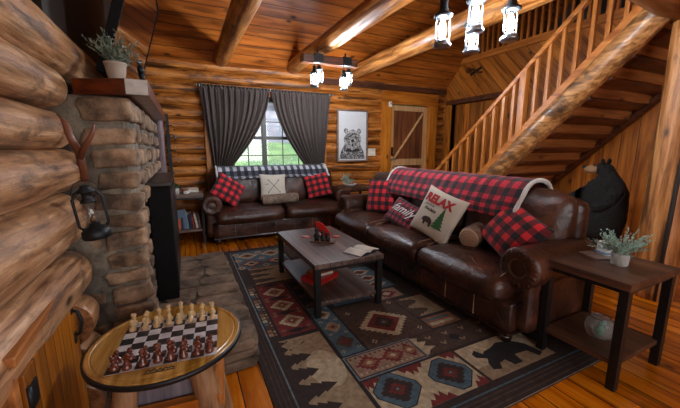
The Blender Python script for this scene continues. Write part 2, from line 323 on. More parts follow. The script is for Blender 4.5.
# ---------------------------------------------------------------- geometry helper
class MB:
    def __init__(s): s.bm = bmesh.new(); s.mats = []; s.uv = s.bm.loops.layers.uv.new('UVMap')
    def mi(s, m):
        if m not in s.mats: s.mats.append(m)
        return s.mats.index(m)
    def _fin(s, faces, mat, smooth):
        i = s.mi(mat)
        for f in faces: f.material_index = i; f.smooth = smooth
    def box(s, c, size, mat, rot=None, taper=None, smooth=False):
        hx, hy, hz = [v/2 for v in size]
        P = [Vector((x*hx, y*hy, z*hz)) for z in (-1, 1) for y in (-1, 1) for x in (-1, 1)]
        if taper:
            for p in P:
                if p.z > 0: p.x *= taper; p.y *= taper
        Rm = rot if isinstance(rot, Matrix) else (Euler(rot).to_matrix() if rot else Matrix.Identity(3))
        V = [s.bm.verts.new(Rm @ p + Vector(c)) for p in P]
        F = [s.bm.faces.new([V[i] for i in q]) for q in ((0, 2, 3, 1), (4, 5, 7, 6), (0, 1, 5, 4), (2, 6, 7, 3), (0, 4, 6, 2), (1, 3, 7, 5))]
        s._fin(F, mat, smooth); return s
    def bx(s, x0, x1, y0, y1, z0, z1, mat, **k):
        return s.box(((x0+x1)/2, (y0+y1)/2, (z0+z1)/2), (abs(x1-x0), abs(y1-y0), abs(z1-z0)), mat, **k)
    def bar(s, p0, p1, w, h, mat, upv=(0, 0, 1)):
        p0 = Vector(p0); p1 = Vector(p1); d = (p1-p0); L = d.length; d.normalize()
        side = d.cross(Vector(upv))
        if side.length < 1e-4: side = Vector((1, 0, 0))
        side.normalize(); u = side.cross(d)
        Rm = Matrix((side, d, u)).transposed()
        return s.box((p0+p1)/2, (w, L, h), mat, rot=Rm)
    def tube(s, pts, radii, mat, seg=10, caps=True, smooth=True, wob=0, wscale=3., capmat=None):
        pts = [Vector(p) for p in pts]
        if isinstance(radii, (int, float)): radii = [radii]*len(pts)
        rings = []
        prev = None
        for i, p in enumerate(pts):
            d = (pts[min(i+1, len(pts)-1)] - pts[max(i-1, 0)]).normalized()
            if prev is None:
                a = Vector((0, 0, 1)) if abs(d.z) < .9 else Vector((1, 0, 0))
                u = d.cross(a).normalized()
            else:
                u = (prev - d*prev.dot(d)).normalized()
            prev = u; v = d.cross(u)
            ring = []
            for k in range(seg):
                a = 2*PI*k/seg
                q = u*math.cos(a) + v*math.sin(a)
                r = radii[i]
                if wob: r *= 1 + wob*noise.noise((p+q*r)*wscale) + wob*.4*noise.noise((p+q*r)*wscale*4)
                ring.append(s.bm.verts.new(p+q*r))
            rings.append(ring)
        F = []
        for a, b in zip(rings, rings[1:]):
            for k in range(seg):
                F.append(s.bm.faces.new((a[k], a[(k+1) % seg], b[(k+1) % seg], b[k])))
        s._fin(F, mat, smooth)
        if caps:
            c = [s.bm.faces.new(rings[0][::-1]), s.bm.faces.new(rings[-1])]
            s._fin(c, capmat or mat, False)
        return s
    def log(s, p0, p1, r, mat, seg=22, wob=.07, round_end=(0, 0), capmat=None, r1=None, step=.12):
        p0 = Vector(p0); p1 = Vector(p1); n = max(3, int((p1-p0).length/step))
        d = (p1-p0).normalized(); pts = []; rad = []
        r1 = r1 or r
        def add(t, rr): pts.append(p0+d*t); rad.append(rr)
        L = (p1-p0).length
        if round_end[0]:
            for a in (8, 35, 60): add(r*.55*(1-math.sin(R(a))), r*max(.12, math.sin(R(a)) if a < 60 else .93))
        i0 = r*.6 if round_end[0] else 0; i1 = L - (r*.6 if round_end[1] else 0)
        for i in range(n+1):
            t = i0+(i1-i0)*i/n; add(t, r+(r1-r)*t/L)
        if round_end[1]:
            for a in (60, 35, 10): add(L-r*.55*(1-math.sin(R(a))), r1*(.93 if a == 60 else max(.15, math.sin(R(a))+.12)))
        return s.tube(pts, rad, mat, seg=seg, wob=wob, capmat=capmat)
    def lathe(s, prof, c, mat, seg=20, axis=None, smooth=True, sx=1., sy=1.):
        c = Vector(c); Rm = axis or Matrix.Identity(3); rings = []
        for r, z in prof:
            if r < 1e-5: rings.append([s.bm.verts.new(c + Rm @ Vector((0, 0, z)))])
            else: rings.append([s.bm.verts.new(c + Rm @ Vector((r*sx*math.cos(2*PI*k/seg), r*sy*math.sin(2*PI*k/seg), z))) for k in range(seg)])
        F = []
        for a, b in zip(rings, rings[1:]):
            for k in range(seg):
                k2 = (k+1) % seg
                if len(a) == 1 and len(b) == 1: continue
                if len(a) == 1: F.append(s.bm.faces.new((a[0], b[k2], b[k])))
                elif len(b) == 1: F.append(s.bm.faces.new((a[k], a[k2], b[0])))
                else: F.append(s.bm.faces.new((a[k], a[k2], b[k2], b[k])))
        for rg, rev in ((rings[0], True), (rings[-1], False)):
            if len(rg) > 1: F.append(s.bm.faces.new(rg[::-1] if rev else rg))
        s._fin(F, mat, smooth); return s
    def sphere(s, c, r, mat, seg=16, rings=10, scale=(1, 1, 1), rot=None, wob=0, wscale=6):
        Rm = Euler(rot).to_matrix() if rot else Matrix.Identity(3)
        rr = []
        for i in range(rings+1):
            ph = PI*i/rings; z = -math.cos(ph); q = math.sin(ph)
            row = [Vector((0, 0, z))] if i in (0, rings) else [Vector((q*math.cos(2*PI*k/seg), q*math.sin(2*PI*k/seg), z)) for k in range(seg)]
            out = []
            for p in row:
                w = 1 + (wob*noise.noise((p*r+Vector(c))*wscale) if wob else 0)
                out.append(s.bm.verts.new(Rm @ Vector((p.x*r*scale[0]*w, p.y*r*scale[1]*w, p.z*r*scale[2]*w)) + Vector(c)))
            rr.append(out)
        F = []
        for a, b in zip(rr, rr[1:]):
            for k in range(seg):
                k2 = (k+1) % seg
                if len(a) == 1: F.append(s.bm.faces.new((a[0], b[k2], b[k])))
                elif len(b) == 1: F.append(s.bm.faces.new((a[k], a[k2], b[0])))
                else: F.append(s.bm.faces.new((a[k], a[k2], b[k2], b[k])))
        s._fin(F, mat, True); return s
    def torus(s, c, R0, r, mat, axis=None, seg=24, t=8, arc=2*PI):
        Rm = axis or Matrix.Identity(3); n = seg
        pts = [Vector(c)+Rm @ Vector((R0*math.cos(arc*i/n), R0*math.sin(arc*i/n), 0)) for i in range(n+1)]
        return s.tube(pts, r, mat, seg=t, caps=False)
    def rbox(s, c, size, mat, r=.05, n=10, puff=(0, 0, 0), rot=None, wob=0, fn=None):
        """soft box; puff bulges each axis"""
        h = Vector([v/2 for v in size]); c = Vector(c)
        Rm = Euler(rot).to_matrix() if rot else Matrix.Identity(3)
        cache = {}
        def vert(p):
            key = tuple(round(v, 5) for v in p)
            if key in cache: return cache[key]
            # remap so that vertices bunch near the edges
            q0 = Vector([math.copysign(1-(1-abs(v))**1.4, v)*hh for v, hh in zip(p, h)])
            rr = min(r, *h)
            inner = Vector([max(-hh+rr, min(hh-rr, v)) for v, hh in zip(q0, h)])
            d = q0-inner
            q = inner + (d.normalized()*rr if d.length > 1e-6 else d)
            u = [q[i]/h[i] for i in range(3)]
            b = Vector((0, 0, 0))
            for i in range(3):
                j, k = (i+1) % 3, (i+2) % 3
                b[i] = puff[i]*u[i]*max(0, 1-u[j]**2)*max(0, 1-u[k]**2) if puff[i] else 0
            q = q+b
            if wob: q += Vector((1, 1, 1))*wob*noise.noise((q+c)*5)
            if fn: q = fn(q)
            v = s.bm.verts.new(Rm @ q + c); cache[key] = v; return v
        F = []
        for ax in range(3):
            for sg in (-1, 1):
                for i in range(n):
                    for j in range(n):
                        co = []
                        for di, dj in ((0, 0), (1, 0), (1, 1), (0, 1)):
                            p = [0, 0, 0]; p[ax] = sg; p[(ax+1) % 3] = -1+2*(i+di)/n; p[(ax+2) % 3] = -1+2*(j+dj)/n
                            co.append(vert(p))
                        if sg < 0: co = co[::-1]
                        try: F.append(s.bm.faces.new(co))
                        except ValueError: pass
        s._fin(F, mat, True); return s
    def grid(s, fn, nu, nv, mat, uvs=(1, 1), smooth=True, mask=None):
        V = [[s.bm.verts.new(fn(i/nu, j/nv)) for j in range(nv+1)] for i in range(nu+1)]
        F = []
        for i in range(nu):
            for j in range(nv):
                f = s.bm.faces.new((V[i][j], V[i+1][j], V[i+1][j+1], V[i][j+1]))
                for l, (a, b) in zip(f.loops, ((i, j), (i+1, j), (i+1, j+1), (i, j+1))):
                    l[s.uv].uv = (a/nu*uvs[0], b/nv*uvs[1])
                F.append(f)
        s._fin(F, mat, smooth); return s
    def poly(s, pts, mat, thick=0, d=(0, 0, 1)):
        """flat polygon, optionally extruded by thick along d"""
        pts = [Vector(p) for p in pts]
        V = [s.bm.verts.new(p) for p in pts]
        F = [s.bm.faces.new(V)]
        if thick:
            o = Vector(d)*thick
            W = [s.bm.verts.new(p+o) for p in pts]
            F.append(s.bm.faces.new(W[::-1]))
            n = len(V)
            for i in range(n): F.append(s.bm.faces.new((V[(i+1) % n], V[i], W[i], W[(i+1) % n])))
        s._fin(F, mat, False); return s
    def build(s, name, parent=None, loc=None, rot=None, bevel=0, tri=False, solid=0, sub=0, fixn=True):
        if fixn: bmesh.ops.recalc_face_normals(s.bm, faces=s.bm.faces)
        me = bpy.data.meshes.new(name); s.bm.to_mesh(me); s.bm.free()
        for m in s.mats: me.materials.append(m)
        o = bpy.data.objects.new(name, me); COL.objects.link(o)
        if parent: o.parent = parent
        if loc: o.location = loc
        if rot: o.rotation_euler = rot
        if bevel:
            b = o.modifiers.new('bevel', 'BEVEL'); b.width = bevel; b.segments = 2; b.limit_method = 'ANGLE'; b.harden_normals = False
        if solid:
            b = o.modifiers.new('solid', 'SOLIDIFY'); b.thickness = solid; b.offset = 0
        if sub:
            b = o.modifiers.new('sub', 'SUBSURF'); b.levels = sub; b.render_levels = sub
        return o

def tag(o, label, cat, group=None, kind=None):
    o['label'] = label; o['category'] = cat
    if group: o['group'] = group
    if kind: o['kind'] = kind
    return o
def struct(o): o['kind'] = 'structure'; return o
def thing(name, label, cat, loc=(0, 0, 0), rz=0, group=None, rot=None):
    o = bpy.data.objects.new(name, None); COL.objects.link(o); o.empty_display_size = .1
    o.location = loc; o.rotation_euler = rot or (0, 0, rz)
    return tag(o, label, cat, group)
def copy_tree(o, parent=None):
    c = o.copy(); COL.objects.link(c)
    if parent: c.parent = parent
    for ch in list(o.children): copy_tree(ch, c)
    return c
ROTX = Matrix.Rotation(PI/2, 3, 'X')     # lathe axis z -> -y
ROTY = Matrix.Rotation(PI/2, 3, 'Y')     # lathe axis z -> x

W = 6.25      # back wall plane
XR = 5.8      # right wall plane
CZ = 3.1      # ceiling
XL = -.66     # left wall log centres

# ---------------------------------------------------------------- setting
b = MB(); b.bx(-1.2, 9, -2.6, 6.6, -.12, 0, M['floor']); struct(b.build('floor'))

# back wall : round logs cut around the window and the door
b = MB()
wx0, wx1, wz0, wz1 = .52, 2.48, 1.02, 2.42
dx0, dx1, dz1 = 4.22, 5.28, 2.44
z = .1; i = 0
while z < 2.99:
    segs = [(-1.0, 6.0)]
    def cut(segs, a, c):
        out = []
        for s0, s1 in segs:
            if c <= s0 or a >= s1: out.append((s0, s1)); continue
            if a > s0: out.append((s0, a))
            if c < s1: out.append((c, s1))
        return out
    if z+.1 > wz0+.02 and z-.1 < wz1: segs = cut(segs, wx0-.02, wx1+.02)
    if z-.1 < dz1: segs = cut(segs, dx0-.05, dx1+.05)
    for s0, s1 in segs:
        b.log((s0, W+.04+random.uniform(-.012, .012), z), (s1, W+.04+random.uniform(-.012, .012), z+random.uniform(-.006, .006)), .108, M['logback'], wob=.09, seg=20)
    z += .2; i += 1
# sealed core behind the logs
for (x0, x1, z0, z1) in ((-1.2, wx0-.02, -.1, 3.0), (wx1+.02, dx0-.05, -.1, 3.0), (wx0-.02, wx1+.02, -.1, wz0), (wx0-.02, wx1+.02, wz1, 3.), (dx0-.05, dx1+.05, dz1, 3.), (dx1+.05, 9, -.1, 3.)):
    b.bx(x0, x1, W+.07, W+.19, z0, z1, M['darkboard'])
struct(b.build('wall_back'))
b = MB(); b.bx(2.35, XR-.02, W-.125, W+.07, 2.745, 2.86, M['darkboard']); struct(b.build('trim_2', bevel=.006))

# left wall : large peeled logs
b = MB()
seams = [0, .22, .46, .7, .96, 1.27, 1.49, 1.69, 1.9, 2.2, 2.5, 2.8, 3.12]
offs = [0, .0, .0, -.01, .0, .02, -.01, .0, -.015, .03, .02, .01, .0]
for k in range(len(seams)-1):
    z0, z1 = seams[k], seams[k+1]; zc = (z0+z1)/2; r = (z1-z0)/2*.99
    rr = r
    x = -.5 + offs[k] - rr
    ye = 2.2 + random.uniform(-.04, .03)
    if 1.85 < z0 < 2.0: ye = 3.2
    tilt = random.uniform(-.012, .012)
    if z1 < .75:
        b.log((x, -2.6, zc), (x, 1.1, zc), rr, M['logw'], seg=30, wob=.06, capmat=M['logend'])
        b.log((x, 2.0, zc), (x, ye, zc), rr, M['logw'], seg=30, wob=.06, round_end=(0, 1), capmat=M['logend'], step=.05)
    else:
        b.log((x, -2.6, zc-tilt), (x, ye, zc+tilt), rr, M['logw'], seg=36, wob=.04, round_end=(0, 1), capmat=M['logend'], step=.07)
b.bx(-1.1, -.76, -2.6, 6.3, -.1, 3.2, M['darkwall']); b.bx(-1.1, -.9, -2.6, 6., 3.2, 7.5, M['panelZ'])
struct(b.build('wall_left'))
b = MB(); b.bx(-.76, -.6, 2.3, 5.6, 1.95, CZ, M['darkwall']); struct(b.build('trim_3'))  # dark sheet in place of the shade behind the television

# right wall with door opening, panelled
oy0, oy1, oz = 4.75, 5.95, 2.5
b = MB()
b.bx(XR, XR+.12, -2.6, oy0, 0, 2.5, M['panelZ']); b.bx(XR, XR+.12, oy1, W+.06, 0, 2.5, M['panelZ'])
b.bx(XR, XR+.12, -2.6, W+.06, 2.5, 3.4, M['diag'])
struct(b.build('wall_right'))
b = MB()
b.bx(XR-.03, XR+.1, oy0-.1, oy0, 0, oz, M['panelX']); b.bx(XR-.03, XR+.1, oy1, oy1+.11, 0, oz, M['panelX'])
b.bx(XR-.06, XR+.1, oy0-.14, oy1+.14, oz, oz+.1, M['darkboard'])
struct(b.build('trim_4', bevel=.005))
b = MB(); b.bx(XR+.14, XR+.2, oy0-.05, oy1+.05, 0, oz+.05, M['panelZ']); struct(b.build('door_2'))
# loft floor edge, loft walls and roof
b = MB(); b.bx(XR-.07, XR+.16, -2.6, 5.72, 3.33, 3.45, M['boardY']); b.bx(XR+.05, 9, -2.6, 5.72, 3.28, 3.38, M['boardY']); struct(b.build('trim_5', bevel=.006))
b = MB(); b.bx(7.6, 7.8, -2.6, 6.0, 3.38, 7.4, M['loftrock']); struct(b.build('wall_loft'))
# pitched plank ceiling rising from the back wall to a ridge
def roofz(y): return 2.90+(6.17-y)*1.0
b = MB()
yr = 1.8
b.poly([(-1.2, W+.2, roofz(W+.2)), (9, W+.2, roofz(W+.2)), (9, yr, roofz(yr)), (-1.2, yr, roofz(yr))], M['ceil'], thick=.15, d=(0, .707, .707))
b.poly([(-1.2, yr, roofz(yr)), (9, yr, roofz(yr)), (9, -2.75, roofz(yr)-4.55), (-1.2, -2.75, roofz(yr)-4.55)], M['ceil'], thick=.15, d=(0, -.707, .707))
struct(b.build('ceiling'))
# unseen rear wall; opening added and sized to let in fill light
b = MB()
b.bx(-1.1, -.3, -2.75, -2.6, 0, CZ, M['boardX']); b.bx(3.6, 8, -2.75, -2.6, 0, 5.2, M['boardX'])
b.bx(-.3, 3.6, -2.75, -2.6, 2.75, 2.9, M['boardX']); b.bx(-.3, 3.6, -2.75, -2.6, 0, .9, M['boardX'])
struct(b.build('wall_rear_fill_gap'))

# ceiling beams
def logthing(name, label, cat, p0, p1, r, mat, group=None, **k):
    o = MB().log(p0, p1, r, mat, **k).build(name)
    return tag(o, label, cat, group)
logthing('ceiling_beam', 'round peeled log ceiling beam nearest the chimney, ends left of the curtains', 'beam', (.70, W-.1, 3.0), (.71, -2.4, 3.0), .125, M['beamY'], 'log beams under the plank ceiling', seg=26, wob=.05, r1=.15)
logthing('ceiling_beam', 'round log ceiling beam that carries the hanging lantern lights', 'beam', (1.97, W-.1, 3.0), (2.08, -2.4, 3.0), .125, M['beamY'], 'log beams under the plank ceiling', seg=26, wob=.05, r1=.15)
logthing('ceiling_beam', 'round log ceiling beam closest to the stairs, edging the stair opening', 'beam', (3.22, W-.1, 3.0), (3.2, -2.4, 3.0), .125, M['beamY'], 'log beams under the plank ceiling', seg=26, wob=.05, r1=.16)
logthing('cross_beam', 'thick dark cross log above the top of the stairs', 'beam', (2.55, 1.52, 2.93), (5.78, 1.62, 2.78), .17, M['beamX'], seg=28, wob=.06, round_end=(1, 0))
logthing('log_post', 'large upright peeled log post with a long crack, right of the stairs', 'post', (4.26, 1.42, 0), (4.26, 1.42, 2.64), .17, M['postZ'], seg=30, wob=.05)

po = [o for o in bpy.data.objects if o.name == 'log_post'][0]
b = MB(); b.tube([(4.26-.155, 1.42-.085, .0), (4.26-.15, 1.42-.09, .8), (4.26-.145, 1.42-.10, 1.6), (4.26-.155, 1.42-.085, 2.5)], [.012, .02, .016, .008], M['darkwall'], wob=.3)
b.build('crack', po)
# ---------------------------------------------------------------- window, curtains
b = MB()
yf0, yf1 = W-.0, W+.1
fm = M['winframe']
b.bx(wx0, wx1, yf0, yf1, wz0, wz0+.06, fm); b.bx(wx0, wx1, yf0, yf1, wz1-.06, wz1, fm)
b.bx(wx0, wx0+.06, yf0, yf1, wz0, wz1, fm); b.bx(wx1-.06, wx1, yf0, yf1, wz0, wz1, fm)
b.bx(1.375, 1.455, yf0, yf1, wz0, wz1, fm)
b.bx(wx0, wx1, yf0+.02, yf1, 1.66, 1.72, fm)
win = struct(b.build('window_1', bevel=.004))
b = MB()
for x0, x1 in ((wx0+.06, 1.375), (1.455, wx1-.06)):
    for k in (1, 2): b.bx(x0+(x1-x0)*k/3-.008, x0+(x1-x0)*k/3+.008, W+.035, W+.05, wz0, wz1, fm)
for zz in (1.36, 1.99): b.bx(wx0, wx1, W+.035, W+.05, zz-.008, zz+.008, fm)
b.build('muntin', win)
MB().bx(wx0+.03, wx1-.03, W+.055, W+.06, wz0+.03, wz1-.03, M['glass']).build('glass_pane', win)
b = MB()
for k in range(7): b.box(((wx0+wx1)/2, W+.0, wz1-.08-.022*k), (wx1-wx0-.14, .03, .012), M['blind'], rot=(.25, 0, 0))
tag(b.build('window_blind'), 'grey slatted blind drawn up at the top of the window', 'blind')
b = MB()
b.bx(.36, .5, W-.12, W+.04, .5, 2.58, M['panelX']); b.bx(2.5, 2.64, W-.12, W+.04, .5, 2.58, M['panelX'])
b.bx(.36, 2.64, W-.11, W+.04, 2.43, 2.58, M['boardX']); b.bx(.5, 2.5, W-.14, W+.04, .95, 1.02, M['boardX'])
struct(b.build('trim_7', bevel=.006))

rod = thing('curtain_rod', 'thin dark curtain rod with small white finials above the window', 'curtain rod', (0, W-.2, 2.53))
MB().tube([(.28, 0, 0), (2.74, 0, 0)], .009, M['iron']).build('rod', rod)
for x in (.27, 2.75): MB().sphere((x, 0, 0), .024, M['steel']).build('finial', rod)
for x in (.33, 1.51, 2.69): MB().box((x, .06, 0), (.02, .13, .03), M['white']).build('bracket', rod)

def curtain(x_top0, x_top1, x_b0, x_b1, mirror, label):
    # u across, v down; inner edge sweeps outwards as it nears the tie
    H0, H1 = 2.555, .98
    def fn(u, v):
        z = H0+(H1-H0)*v
        s = min(1, v/.86); e = s**1.75
        a0 = x_top0+(x_b0-x_top0)*s; a1 = x_top1+(x_b1-x_top1)*e
        if mirror: a0, a1 = x_top0+(x_b0-x_top0)*e, x_top1+(x_b1-x_top1)*s
        x = a0+(a1-a0)*u
        amp = .02+.028*min(1, v*1.5)
        ph = u*11*2*PI + .8*math.sin(v*3+u*5)
        y = W-.2 + amp*math.sin(ph) + .012*math.sin(ph*2.3+v*4)
        if v < .03: y = W-.2+.014*math.sin(ph*1.7)
        return Vector((x, y, z))
    o = MB().grid(fn, 150, 40, M['curtain'], uvs=(1.2, 1.55)).build('curtain', fixn=False)
    o.data.shade_smooth()
    m = o.modifiers.new('s', 'SOLIDIFY'); m.thickness = .003
    return tag(o, label, 'curtain', 'brown patterned curtains')
curtain(.31, 1.50, .46, .8, False, 'dark patterned curtain swept back on the left half of the window')
curtain(1.53, 2.70, 2.12, 2.56, True, 'dark patterned curtain swept back on the right half of the window')

# outdoors
b = MB()
b.poly([(-20, 6.6, -.4), (30, 6.6, -.4), (34, 24, 1.9), (-24, 24, 1.9)], M['grass']); struct(b.build('lawn'))
b = MB(); b.poly([(-24, 24, 1.9), (34, 24, 1.9), (44, 60, 17), (-34, 60, 17)], M['gravel']); struct(b.build('road'))
tag(MB().log((.82, 8.0, -.4), (.82, 8.0, 2.9), .12, M['beamX']).build('porch_post'), 'brown log porch post standing outside the window', 'post')
b = MB()
fe = thing('pasture_fence', 'thin pale fence on the slope far outside the window', 'fence', (0, 26, 2.6))
for k in range(12): MB().box((-4+1.6*k, 0, .6), (.12, .12, 1.2), M['steel']).build('fence_post', fe)
MB().bar((-4, 0, 1.1), (14, 0, 1.1), .06, .1, M['steel']).bar((-4, 0, .6), (14, 0, .6), .06, .1, M['steel']).build('rail', fe)
b.bm.free()

# ---------------------------------------------------------------- door
b = MB()
b.bx(3.98, 4.22, W-.13, W+.06, 0, 2.46, M['panelX']); b.bx(5.28, 5.52, W-.13, W+.06, 0, 2.46, M['panelX'])
b.bx(3.98, 5.52, W-.14, W+.06, 2.46, 2.73, M['boardX'])
struct(b.build('trim_8', bevel=.006))
dr = struct(MB().bx(4.22, 5.28, W-.03, W+.03, 0, 2.44, M['doorred']).build('door_1'))
b = MB(); dp = M['doorpale']; y0, y1 = W-.055, W-.03
b.bx(4.22, 4.33, y0, y1, 0, 2.44, dp); b.bx(5.17, 5.28, y0, y1, 0, 2.44, dp)
b.bx(4.33, 5.17, y0, y1, 2.33, 2.44, dp); b.bx(4.33, 5.17, y0, y1, 1.1, 1.25, dp); b.bx(4.33, 5.17, y0, y1, 0, .18, dp)
b.bar((4.36, W-.045, 1.27), (5.15, W-.045, 2.31), .02, .1, dp, upv=(0, 1, 0))
b.bar((4.36, W-.045, 1.08), (5.15, W-.045, .2), .02, .1, dp, upv=(0, 1, 0))
b.build('door_frame', dr, bevel=.003)
b = MB(); b.box((4.27, W-.07, 1.42), (.07, .03, .2), M['blackmetal']).sphere((4.27, W-.1, 1.36), .032, M['blackmetal']).tube([(4.27, W-.11, 1.24), (4.4, W-.11, 1.24)], .012, M['steel']).sphere((4.27, W-.08, 1.24), .028, M['steel'])
b.build('door_handle', dr)
o = thing('door_sensor', 'small white sensor box on the door casing top', 'sensor', (4.15, W-.16, 2.44))
MB().box((0, 0, 0), (.07, .04, .11), M['white']).build('housing', o, bevel=.01); MB().sphere((0, -.02, .02), .015, M['blackmetal']).build('lens', o)
o = thing('light_switch', 'ivory light switch plate on the log wall beside the bear picture', 'light switch', (3.74, W-.085, 1.41))
MB().box((0, 0, 0), (.19, .015, .16), M['switch']).build('plate', o, bevel=.004)
for x in (-.05, .0, .05): MB().box((x, -.012, 0), (.02, .02, .04), M['white']).build('toggle', o)

# ---------------------------------------------------------------- bear picture
pc = thing('bear_picture', 'framed black and white bear portrait on the log wall beside the window', 'picture', (3.25, W-.1, 1.75))
b = MB(); fw = M['greytop']
for x0, x1, z0, z1 in ((-.36, .36, .5, .53), (-.36, .36, -.53, -.5), (-.36, -.33, -.5, .5), (.33, .36, -.5, .5)): b.bx(x0, x1, -.03, .02, z0, z1, fw)
b.build('frame', pc, bevel=.004)
M['canvas'] = plain('canvas_white', (.62, .62, .62), rough=.7)
inkm = stone_mat('ink_wash', [(.35, (.03, .03, .03)), (.5, (.16, .16, .16)), (.66, (.5, .5, .5))], 30., bump=0)
inkd = plain('ink_dark', (.02, .02, .02), rough=.8); inkl = stone_mat('ink_pale', [(.35, (.12, .12, .12)), (.66, (.6, .6, .6))], 35., bump=0)
MB().bx(-.33, .33, -.005, .01, -.5, .5, M['canvas']).build('canvas', pc)
def ell(cx, cz, rx, rz, y, n=28, j=0.):
    return [(cx+rx*math.cos(2*PI*k/n)*(1+j*math.sin(k*7.3)), y, cz+rz*math.sin(2*PI*k/n)*(1+j*math.sin(k*5.1+1))) for k in range(n)]
b = MB()
b.poly([(-.31, -.007, -.48), (-.27, -.007, -.32), (-.2, -.007, -.2), (-.17, -.007, -.1), (.17, -.007, -.1), (.2, -.007, -.2), (.27, -.007, -.32), (.31, -.007, -.48)], inkm)
for sx in (-1, 1): b.poly(ell(sx*.155, .10, .05, .055, -.008), inkm); b.poly(ell(sx*.155, .1, .025, .03, -.009), inkl)
b.poly(ell(0, -.07, .2, .2, -.010, 40, .04), inkl); b.poly(ell(0, -.05, .17, .12, -.011, 30, .05), inkm)
b.poly(ell(0, -.14, .09, .11, -.012, 24), inkl); b.poly(ell(0, -.1, .042, .03, -.013), inkd); b.poly(ell(0, -.19, .02, .035, -.013), inkd)
for sx in (-1, 1): b.poly(ell(sx*.075, -.01, .016, .012, -.013), inkd)
b.poly([(-.2, -.0135, -.3), (-.1, -.0135, -.26), (0, -.0135, -.3), (.1, -.0135, -.26), (.2, -.0135, -.3), (.08, -.0135, -.33), (-.08, -.0135, -.33)], inkd)
b.build('bear_drawing', pc, fixn=False)

# ---------------------------------------------------------------- staircase
XS = 4.2
st = thing('staircase', 'rustic staircase of half log steps with a thick log stringer, rising to the loft', 'staircase', (0, 0, 0))
def HR(y): return 1.04+(4.65-y)*.905
# the log stringer
MB().log((XS, 4.44, .04), (XS, 1.62, 2.85), .13, M['strlog'], seg=30, wob=.09, capmat=M['logend'], step=.06).build('stringer', st)
b = MB(); b.bar((XS+.0, 4.5, 4.70-4.5), (XS+.0, 1.6, 4.70-1.6), .09, .07, M['boardY'], upv=(1, 0, 0)); b.build('shoe_rail', st, bevel=.006)
b = MB(); b.bar((XS, 4.8, HR(4.8)), (XS, 1.75, HR(1.75)), .06, .07, M['boardY'], upv=(1, 0, 0)); b.build('handrail', st, bevel=.01)
y = 1.95
bal = None
while y < 4.5:
    zb = 4.735-y; zt = HR(y)-.02
    if bal is None:
        bal = MB().bx(-.021, .021, -.021, .021, 0, 1, M['balu']).build('baluster', st); bal.location = (XS, y, zb); bal.scale = (1, 1, zt-zb)
    else:
        c = bal.copy(); COL.objects.link(c); c.location = (XS, y, zb); c.scale = (1, 1, zt-zb)
    y += .15
MB().bx(XS-.045, XS+.045, 2.97, 3.06, 1.6, 2.52, M['balu']).build('newel_post', st, bevel=.006)
MB().bx(XS-.05, XS+.05, 4.52, 4.62, 0, .98, M['balu']).build('newel_post', st, bevel=.006)
# treads & risers
n = 15; rise = .19
for k in range(1, n+1):
    zt = k*rise; yf = 4.62-zt       # nosing line
    if zt > 2.95: break
    b = MB()
    # half-log tread: flat top, rounded underside
    pts = []
    depth = .33
    prof = [(.0, 0), (.03, -.05), (.1, -.085), (.2, -.09), (.29, -.06), (.33, 0)]
    xs = [XS+.1+(XR-XS-.14)*i/10 for i in range(11)]
    rows = []
    for x in xs:
        w = 1+.12*noise.noise(Vector((x*1.5, k*3.1, 0)))
        rows.append([b.bm.verts.new((x, yf-.29+py*w, zt+pz*w)) for py, pz in prof])
    F = []
    for r0, r1 in zip(rows, rows[1:]):
        for i in range(len(prof)-1): F.append(b.bm.faces.new((r0[i], r0[i+1], r1[i+1], r1[i])))
        F.append(b.bm.faces.new((r0[-1], r0[0], r1[0], r1[-1])))
    F.append(b.bm.faces.new(rows[0])); F.append(b.bm.faces.new(rows[-1][::-1]))
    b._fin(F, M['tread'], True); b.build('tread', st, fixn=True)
    MB().bx(XS+.1, XR-.03, yf-.30, yf-.275, zt-.01, zt+rise-.06, M['riser']).build('riser', st)
MB().bar((XR-.035, 4.3, .02), (XR-.035, 1.6, 2.72), .05, .24, M['darkboard'], upv=(1, 0, 0)).build('wall_stringer', st)

# loft railing
lr = thing('loft_railing', 'wooden loft railing with square balusters above the diagonal boards', 'railing', (XR+.02, 0, 3.46))
MB().bx(-.03, .03, .9, 4.72, .88, .93, M['boardY']).build('handrail', lr, bevel=.005)
bl = None
k = 0
while .95+.125*k < 5.55:
    yy = .95+.125*k
    if bl is None: bl = MB().bx(-.018, .018, -.018, .018, 0, 1, M['balu']).build('baluster', lr); bl.location = (0, yy, 0); bl.scale = (1, 1, .89)
    else: c = bl.copy(); COL.objects.link(c); c.location = (0, yy, 0); c.scale = (1, 1, min(.89, roofz(yy)-3.46))
    k += 1

# iron wall hook on the diagonal boards
o = thing('wall_hook', 'small twisted bronze wall hook on the diagonal boards above the doorway', 'hook', (XR-.02, 5.3, 3.12))
MB().box((0, 0, 0), (.02, .3, .05), M['iron'], rot=(-.35, 0, 0)).build('back_plate', o, bevel=.01)
MB().tube([(-.02, .16, .08), (-.08, .1, .0), (-.09, 0, .04), (-.08, -.1, -.05), (-.03, -.2, -.06)], [.02, .022, .018, .022, .015], M['brass']).build('hook', o)
MB().torus((-.05, .17, .05), .05, .012, M['brass'], axis=ROTY).build('ring', o)

